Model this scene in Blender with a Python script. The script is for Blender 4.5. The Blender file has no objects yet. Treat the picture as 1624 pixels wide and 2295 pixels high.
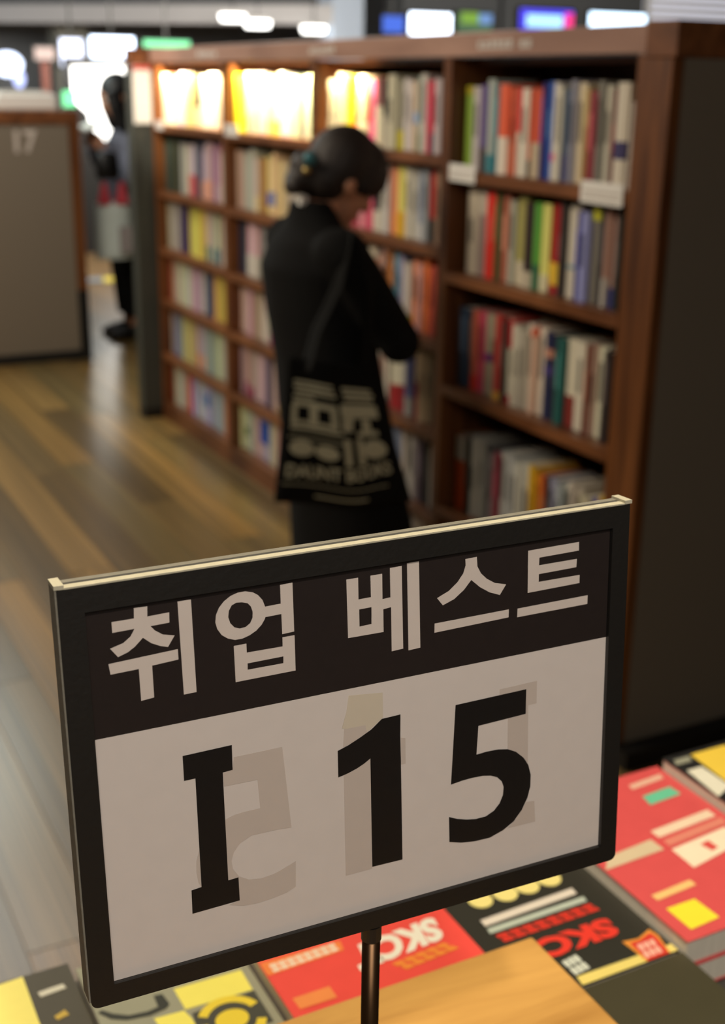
import bpy, bmesh, math, random, json
from mathutils import Vector, Matrix
random.seed(7)
S = bpy.context.scene
COL = S.collection
PI = math.pi

def lin(c):
    return tuple((v / 255 / 12.92) if v / 255 <= .04045 else ((v / 255 + .055) / 1.055) ** 2.4 for v in c[:3])

# ---------------------------------------------------------------- camera
cam_d = bpy.data.cameras.new('camera')
cam_d.sensor_fit = 'VERTICAL'; cam_d.sensor_height = 36.0; cam_d.sensor_width = 24.0
cam_d.lens = 44.33
cam_d.clip_start = .02; cam_d.clip_end = 100
cam = bpy.data.objects.new('camera', cam_d); COL.objects.link(cam)
PITCH, ROLL, YAW = math.radians(18.843), math.radians(.823), math.radians(27.47)
f_ = Vector((math.sin(YAW) * math.cos(PITCH), math.cos(YAW) * math.cos(PITCH), -math.sin(PITCH)))
r_ = Vector((math.cos(YAW), -math.sin(YAW), 0)); u_ = r_.cross(f_)
r2 = r_ * math.cos(ROLL) + u_ * math.sin(ROLL); u2 = u_ * math.cos(ROLL) - r_ * math.sin(ROLL)
cam.matrix_world = Matrix(((r2.x, u2.x, -f_.x, 0), (r2.y, u2.y, -f_.y, 0), (r2.z, u2.z, -f_.z, 1.62), (0, 0, 0, 1)))
cam_d.dof.use_dof = True; cam_d.dof.focus_distance = .655; cam_d.dof.aperture_fstop = 7.4
S.camera = cam
# ---------------------------------------------------------------- world, exposure, room lights, added fill lights
w = bpy.data.worlds.new('world'); S.world = w; w.use_nodes = True
w.node_tree.nodes['Background'].inputs[0].default_value = (1, .9, .78, 1)
w.node_tree.nodes['Background'].inputs[1].default_value = .05
S.view_settings.view_transform = 'Standard'; S.view_settings.look = 'None'
S.view_settings.exposure = 0; S.view_settings.gamma = 1; S.view_settings.use_curve_mapping = False
S.cycles.max_bounces = 6; S.cycles.diffuse_bounces = 3; S.cycles.glossy_bounces = 3
S.cycles.transparent_max_bounces = 8; S.cycles.caustics_reflective = False; S.cycles.caustics_refractive = False
S.cycles.sample_clamp_indirect = 4

def area(name, loc, target, size, power, col, size_y=None, spread=180):
    d = bpy.data.lights.new(name, 'AREA'); d.energy = power; d.color = col; d.size = size
    if size_y: d.shape = 'RECTANGLE'; d.size_y = size_y
    d.spread = math.radians(spread)
    o = bpy.data.objects.new(name, d); COL.objects.link(o); o.location = loc
    o.rotation_euler = (Vector(target) - Vector(loc)).to_track_quat('-Z', 'Y').to_euler()
    return o
def spot(name, loc, target, power, col, angle, blend=.6, radius=.06):
    d = bpy.data.lights.new(name, 'SPOT'); d.energy = power; d.color = col; d.spot_size = math.radians(angle)
    d.spot_blend = blend; d.shadow_soft_size = radius
    o = bpy.data.objects.new(name, d); COL.objects.link(o); o.location = loc
    o.rotation_euler = (Vector(target) - Vector(loc)).to_track_quat('-Z', 'Y').to_euler()
    return o
WARM = (1, .86, .68); NEUT = (1, .93, .84); COOL = (.80, .95, .92)
area('ceiling_panel_behind_camera', (-.4, -1.6, 3.05), (.3, .6, 1.0), 1.6, 40, NEUT)
area('ceiling_panel_aisle', (-.6, 3.8, 3.1), (1.2, 4.0, .6), 1.6, 100, WARM)
area('aisle_end_fill', (.9, 6.1, 3.15), (1.3, 6.6, 0), 1.2, 42, NEUT)  # added fill, lifts the numbered cabinet and the far bays
area('cool_sheen_fill', (.7, 8.4, 3.15), (.7, 8.4, 0), 1.8, 90, COOL)  # added cool source, placed so its reflection tints the floor
area('ceiling_panel_hall', (4.2, 10.5, 3.15), (4.2, 13.0, 1), 2.6, 420, NEUT)
area('far_hall_fill', (9.5, 10.5, 3.15), (11, 14.0, 2.0), 2.5, 90, NEUT)  # second hall light, added to brighten the far background
area('left_hall_fill', (-2.4, 11.5, 3.15), (-3.2, 14.5, 0.8), 2.2, 420, (.86, .93, 1.0))  # added out of view to give header and floor a cool sheen
spot('table_spot', (.30, .80, 3.1), (.5, .85, .85), 150, (1, .86, .62), 46)
spot('sign_fill_spot', (.05, -.75, 2.9), (.27, .52, 1.25), 92, (1, .90, .80), 34)  # added spot that brightens the front of the sign
spot('placard_fill_spot', (.7, 4.2, 3.1), (1.93, 5.85, 1.57), 330, (1, .92, .80), 11)  # narrow spot added to whiten the placard at the far end

# ---------------------------------------------------------------- helpers
def new_mat(name):
    m = bpy.data.materials.new(name); m.use_nodes = True
    return m, m.node_tree.nodes, m.node_tree.links, m.node_tree.nodes['Principled BSDF']
def mat(name, rgb, rough=.6, amt=.08, scale=30, bump=0, metal=0, coat=0, stretch=(1, 1, 1), obj_color=False, k=1.0, spec=.5):
    """plain or object-coloured surface with a little grain in colour and relief"""
    m, N, L, P = new_mat(name)
    P.inputs['Roughness'].default_value = rough; P.inputs['Metallic'].default_value = metal
    P.inputs['Coat Weight'].default_value = coat; P.inputs['Coat Roughness'].default_value = .12
    P.inputs['Specular IOR Level'].default_value = spec
    tc = N.new('ShaderNodeTexCoord'); mp = N.new('ShaderNodeMapping'); mp.inputs['Scale'].default_value = stretch
    nz = N.new('ShaderNodeTexNoise'); nz.inputs['Scale'].default_value = scale; nz.inputs['Detail'].default_value = 4
    L.new(tc.outputs['Object'], mp.inputs[0]); L.new(mp.outputs[0], nz.inputs['Vector'])
    mx = N.new('ShaderNodeMix'); mx.data_type = 'RGBA'; mx.blend_type = 'MULTIPLY'; mx.inputs[0].default_value = 1
    mr = N.new('ShaderNodeMapRange'); mr.inputs['To Min'].default_value = 1 - amt * 1.6; mr.inputs['To Max'].default_value = 1 + amt * 1.6
    L.new(nz.outputs['Fac'], mr.inputs['Value'])
    if obj_color:
        oi = N.new('ShaderNodeObjectInfo'); L.new(oi.outputs['Color'], mx.inputs[6])
    else:
        c = [min(.95, v * k) for v in lin(rgb)]; mx.inputs[6].default_value = (*c, 1)
    L.new(mr.outputs[0], mx.inputs[7]); L.new(mx.outputs[2], P.inputs['Base Color'])
    if bump:
        b = N.new('ShaderNodeBump'); b.inputs['Strength'].default_value = bump; b.inputs['Distance'].default_value = .002
        L.new(nz.outputs['Fac'], b.inputs['Height']); L.new(b.outputs[0], P.inputs['Normal'])
    return m
def wood(name, dark, light, rough=.4, stretch=(1, .12, 1), scale=14, coat=0, obj_color=False):
    m, N, L, P = new_mat(name)
    P.inputs['Roughness'].default_value = rough; P.inputs['Coat Weight'].default_value = coat; P.inputs['Coat Roughness'].default_value = .2
    tc = N.new('ShaderNodeTexCoord'); mp = N.new('ShaderNodeMapping'); mp.inputs['Scale'].default_value = stretch
    oi = N.new('ShaderNodeObjectInfo'); ad = N.new('ShaderNodeVectorMath'); ad.operation = 'ADD'
    sc = N.new('ShaderNodeMath'); sc.operation = 'MULTIPLY'; sc.inputs[1].default_value = 37
    L.new(oi.outputs['Random'], sc.inputs[0]); L.new(tc.outputs['Object'], ad.inputs[0]); L.new(sc.outputs[0], ad.inputs[1])
    L.new(ad.outputs[0], mp.inputs[0])
    nz = N.new('ShaderNodeTexNoise'); nz.inputs['Scale'].default_value = scale; nz.inputs['Detail'].default_value = 6; nz.inputs['Distortion'].default_value = 1.2
    L.new(mp.outputs[0], nz.inputs['Vector'])
    rp = N.new('ShaderNodeValToRGB'); rp.color_ramp.elements[0].position = .32; rp.color_ramp.elements[1].position = .68
    rp.color_ramp.elements[0].color = (*lin(dark), 1); rp.color_ramp.elements[1].color = (*lin(light), 1)
    L.new(nz.outputs['Fac'], rp.inputs[0])
    if obj_color:
        mx = N.new('ShaderNodeMix'); mx.data_type = 'RGBA'; mx.blend_type = 'MULTIPLY'; mx.inputs[0].default_value = 1
        L.new(rp.outputs[0], mx.inputs[6]); L.new(oi.outputs['Color'], mx.inputs[7]); L.new(mx.outputs[2], P.inputs['Base Color'])
    else:
        L.new(rp.outputs[0], P.inputs['Base Color'])
    b = N.new('ShaderNodeBump'); b.inputs['Strength'].default_value = .08; b.inputs['Distance'].default_value = .001
    L.new(nz.outputs['Fac'], b.inputs['Height']); L.new(b.outputs[0], P.inputs['Normal'])
    return m
def emit(name, rgb, strength):
    m, N, L, P = new_mat(name)
    P.inputs['Base Color'].default_value = (.02, .02, .02, 1)
    P.inputs['Emission Color'].default_value = (*lin(rgb), 1); P.inputs['Emission Strength'].default_value = strength
    return m

class MB:
    def __init__(s): s.v = []; s.f = []
    def box(s, x0, x1, y0, y1, z0, z1):
        i = len(s.v)
        s.v += [(x0, y0, z0), (x1, y0, z0), (x1, y1, z0), (x0, y1, z0), (x0, y0, z1), (x1, y0, z1), (x1, y1, z1), (x0, y1, z1)]
        s.f += [tuple(i + k for k in q) for q in ((3, 2, 1, 0), (4, 5, 6, 7), (0, 1, 5, 4), (1, 2, 6, 5), (2, 3, 7, 6), (3, 0, 4, 7))]
        return s
    def prism(s, pts, a, b, ax='z'):
        """extrude the outline pts between a and b along an axis"""
        i = len(s.v); n = len(pts)
        def P(p, h): return {'z': (p[0], p[1], h), 'y': (p[0], h, p[1]), 'x': (h, p[0], p[1])}[ax]
        s.v += [P(p, a) for p in pts] + [P(p, b) for p in pts]
        s.f += [tuple(i + k for k in reversed(range(n))), tuple(i + n + k for k in range(n))]
        s.f += [(i + k, i + (k + 1) % n, i + n + (k + 1) % n, i + n + k) for k in range(n)]
        return s
    def tube(s, pts, radii, seg=14, cap=True, sq=None):
        """round tube; sq = (wide, deep) squash per station in the local frame"""
        pts = [Vector(p) for p in pts]; n = len(pts); rings = []
        up = Vector((0, 1, 0)); prev = None
        for k, p in enumerate(pts):
            t = (pts[min(k + 1, n - 1)] - pts[max(k - 1, 0)]).normalized()
            if prev is None:
                a = t.cross(up)
                if a.length < .1: a = t.cross(Vector((1, 0, 0)))
                a.normalize()
            else:
                a = (prev - t * prev.dot(t)).normalized()
            prev = a; b = t.cross(a)
            r = radii[k] if isinstance(radii, (list, tuple)) else radii
            ra, rb = r if isinstance(r, tuple) else (r, r)
            i = len(s.v)
            s.v += [tuple(p + a * (ra * math.cos(2 * PI * j / seg)) + b * (rb * math.sin(2 * PI * j / seg))) for j in range(seg)]
            rings.append(i)
        for i, j in zip(rings, rings[1:]):
            s.f += [(i + q, i + (q + 1) % seg, j + (q + 1) % seg, j + q) for q in range(seg)]
        if cap:
            s.f.append(tuple(rings[0] + q for q in reversed(range(seg)))); s.f.append(tuple(rings[-1] + q for q in range(seg)))
        return s
    def loft(s, st, seg=28):
        """stations (z, cx, cy, rx, ry) of horizontal ellipses"""
        rings = []
        for z, cx, cy, rx, ry in st:
            rings.append(len(s.v))
            s.v += [(cx + rx * math.cos(2 * PI * j / seg), cy + ry * math.sin(2 * PI * j / seg), z) for j in range(seg)]
        for i, j in zip(rings, rings[1:]):
            s.f += [(i + q, i + (q + 1) % seg, j + (q + 1) % seg, j + q) for q in range(seg)]
        s.f.append(tuple(rings[0] + q for q in reversed(range(seg)))); s.f.append(tuple(rings[-1] + q for q in range(seg)))
        return s
    def ell(s, c, r, M=None, seg=20, rings=12):
        i0 = len(s.v); c = Vector(c)
        def put(v):
            v = Vector((v[0] * r[0], v[1] * r[1], v[2] * r[2]))
            s.v.append(tuple(c + (M @ v if M else v)))
        put((0, 0, -1))
        for k in range(1, rings):
            a = -PI / 2 + PI * k / rings
            for j in range(seg): put((math.cos(a) * math.cos(2 * PI * j / seg), math.cos(a) * math.sin(2 * PI * j / seg), math.sin(a)))
        put((0, 0, 1)); top = len(s.v) - 1
        s.f += [(i0, i0 + 1 + (j + 1) % seg, i0 + 1 + j) for j in range(seg)]
        for k in range(rings - 2):
            a = i0 + 1 + k * seg; b = a + seg
            s.f += [(a + j, a + (j + 1) % seg, b + (j + 1) % seg, b + j) for j in range(seg)]
        a = i0 + 1 + (rings - 2) * seg
        s.f += [(a + j, a + (j + 1) % seg, top) for j in range(seg)]
        return s
    def mesh(s, name):
        me = bpy.data.meshes.new(name); me.from_pydata(s.v, [], s.f); me.validate(); me.update()
        bm = bmesh.new(); bm.from_mesh(me); bmesh.ops.recalc_face_normals(bm, faces=bm.faces); bm.to_mesh(me); bm.free()
        return me
    def build(s, name, m=None, parent=None, loc=None, smooth=False, bevel=0):
        me = s.mesh(name)
        return put(name, me, m, parent, loc, smooth, bevel)
def put(name, me, m=None, parent=None, loc=None, smooth=False, bevel=0):
    o = bpy.data.objects.new(name, me); COL.objects.link(o)
    if m is not None and not me.materials: me.materials.append(m)
    if parent is not None: o.parent = parent
    if loc: o.location = loc
    if smooth:
        for p in me.polygons: p.use_smooth = True
    if bevel:
        b = o.modifiers.new('edge', 'BEVEL'); b.width = bevel; b.segments = 2; b.limit_method = 'ANGLE'
    return o
def tag(o, label=None, cat=None, group=None, kind=None):
    if label: o['label'] = label
    if cat: o['category'] = cat
    if group: o['group'] = group
    if kind: o['kind'] = kind
    return o
def thing(name, label, cat, loc=(0, 0, 0), rz=0, group=None):
    o = bpy.data.objects.new(name, None); COL.objects.link(o); o.location = loc; o.rotation_euler = (0, 0, rz)
    o.empty_display_size = .05
    return tag(o, label, cat, group)
def fused(mb, name, voxel, m, parent=None, smooth_it=4):
    """one continuous surface from overlapping volumes"""
    me = mb.mesh('raw'); o = bpy.data.objects.new('raw', me); COL.objects.link(o)
    r = o.modifiers.new('r', 'REMESH'); r.mode = 'VOXEL'; r.voxel_size = voxel; r.use_smooth_shade = True
    if smooth_it:
        s = o.modifiers.new('s', 'SMOOTH'); s.factor = .5; s.iterations = smooth_it
    dg = bpy.context.evaluated_depsgraph_get(); dg.update()
    out = bpy.data.meshes.new_from_object(o.evaluated_get(dg)); out.name = name
    bpy.data.objects.remove(o); bpy.data.meshes.remove(me)
    out.materials.clear()
    return put(name, out, m, parent, smooth=True)
def flat_curve(name, polys, depth, m, parent, mtx=None):
    """flat print: outlines (holes by overlap) filled and given a hair of thickness"""
    c = bpy.data.curves.new(name, 'CURVE'); c.dimensions = '2D'; c.fill_mode = 'BOTH'; c.extrude = depth / 2
    for pl in polys:
        sp = c.splines.new('POLY'); sp.points.add(len(pl) - 1); sp.use_cyclic_u = True
        for p, q in zip(sp.points, pl): p.co = (q[0], q[1], 0, 1)
    o = bpy.data.objects.new('tmp', c); COL.objects.link(o)
    dg = bpy.context.evaluated_depsgraph_get(); dg.update()
    me = bpy.data.meshes.new_from_object(o.evaluated_get(dg)); me.name = name
    bpy.data.objects.remove(o); bpy.data.curves.remove(c)
    me.materials.clear()
    r = put(name, me, m, parent)
    if mtx is not None: r.matrix_local = mtx
    return r
def text_mesh(name, body, bold=.02):
    """lettering as a mesh scaled to a unit box"""
    c = bpy.data.curves.new(name, 'FONT'); c.body = body; c.size = 1; c.extrude = .0; c.offset = bold; c.resolution_u = 3
    o = bpy.data.objects.new('tmp', c); COL.objects.link(o)
    dg = bpy.context.evaluated_depsgraph_get(); dg.update()
    me = bpy.data.meshes.new_from_object(o.evaluated_get(dg)); me.name = name
    bpy.data.objects.remove(o)
    xs = [v.co.x for v in me.vertices]; ys = [v.co.y for v in me.vertices]
    x0, x1, y0, y1 = min(xs), max(xs), min(ys), max(ys)
    for v in me.vertices: v.co = ((v.co.x - x0) / (x1 - x0), (v.co.y - y0) / (y1 - y0), 0)
    me.materials.clear()
    return me
def map_mesh(me, fn):
    for v in me.vertices: v.co = fn(v.co.x, v.co.y)
    me.update(); return me

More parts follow.
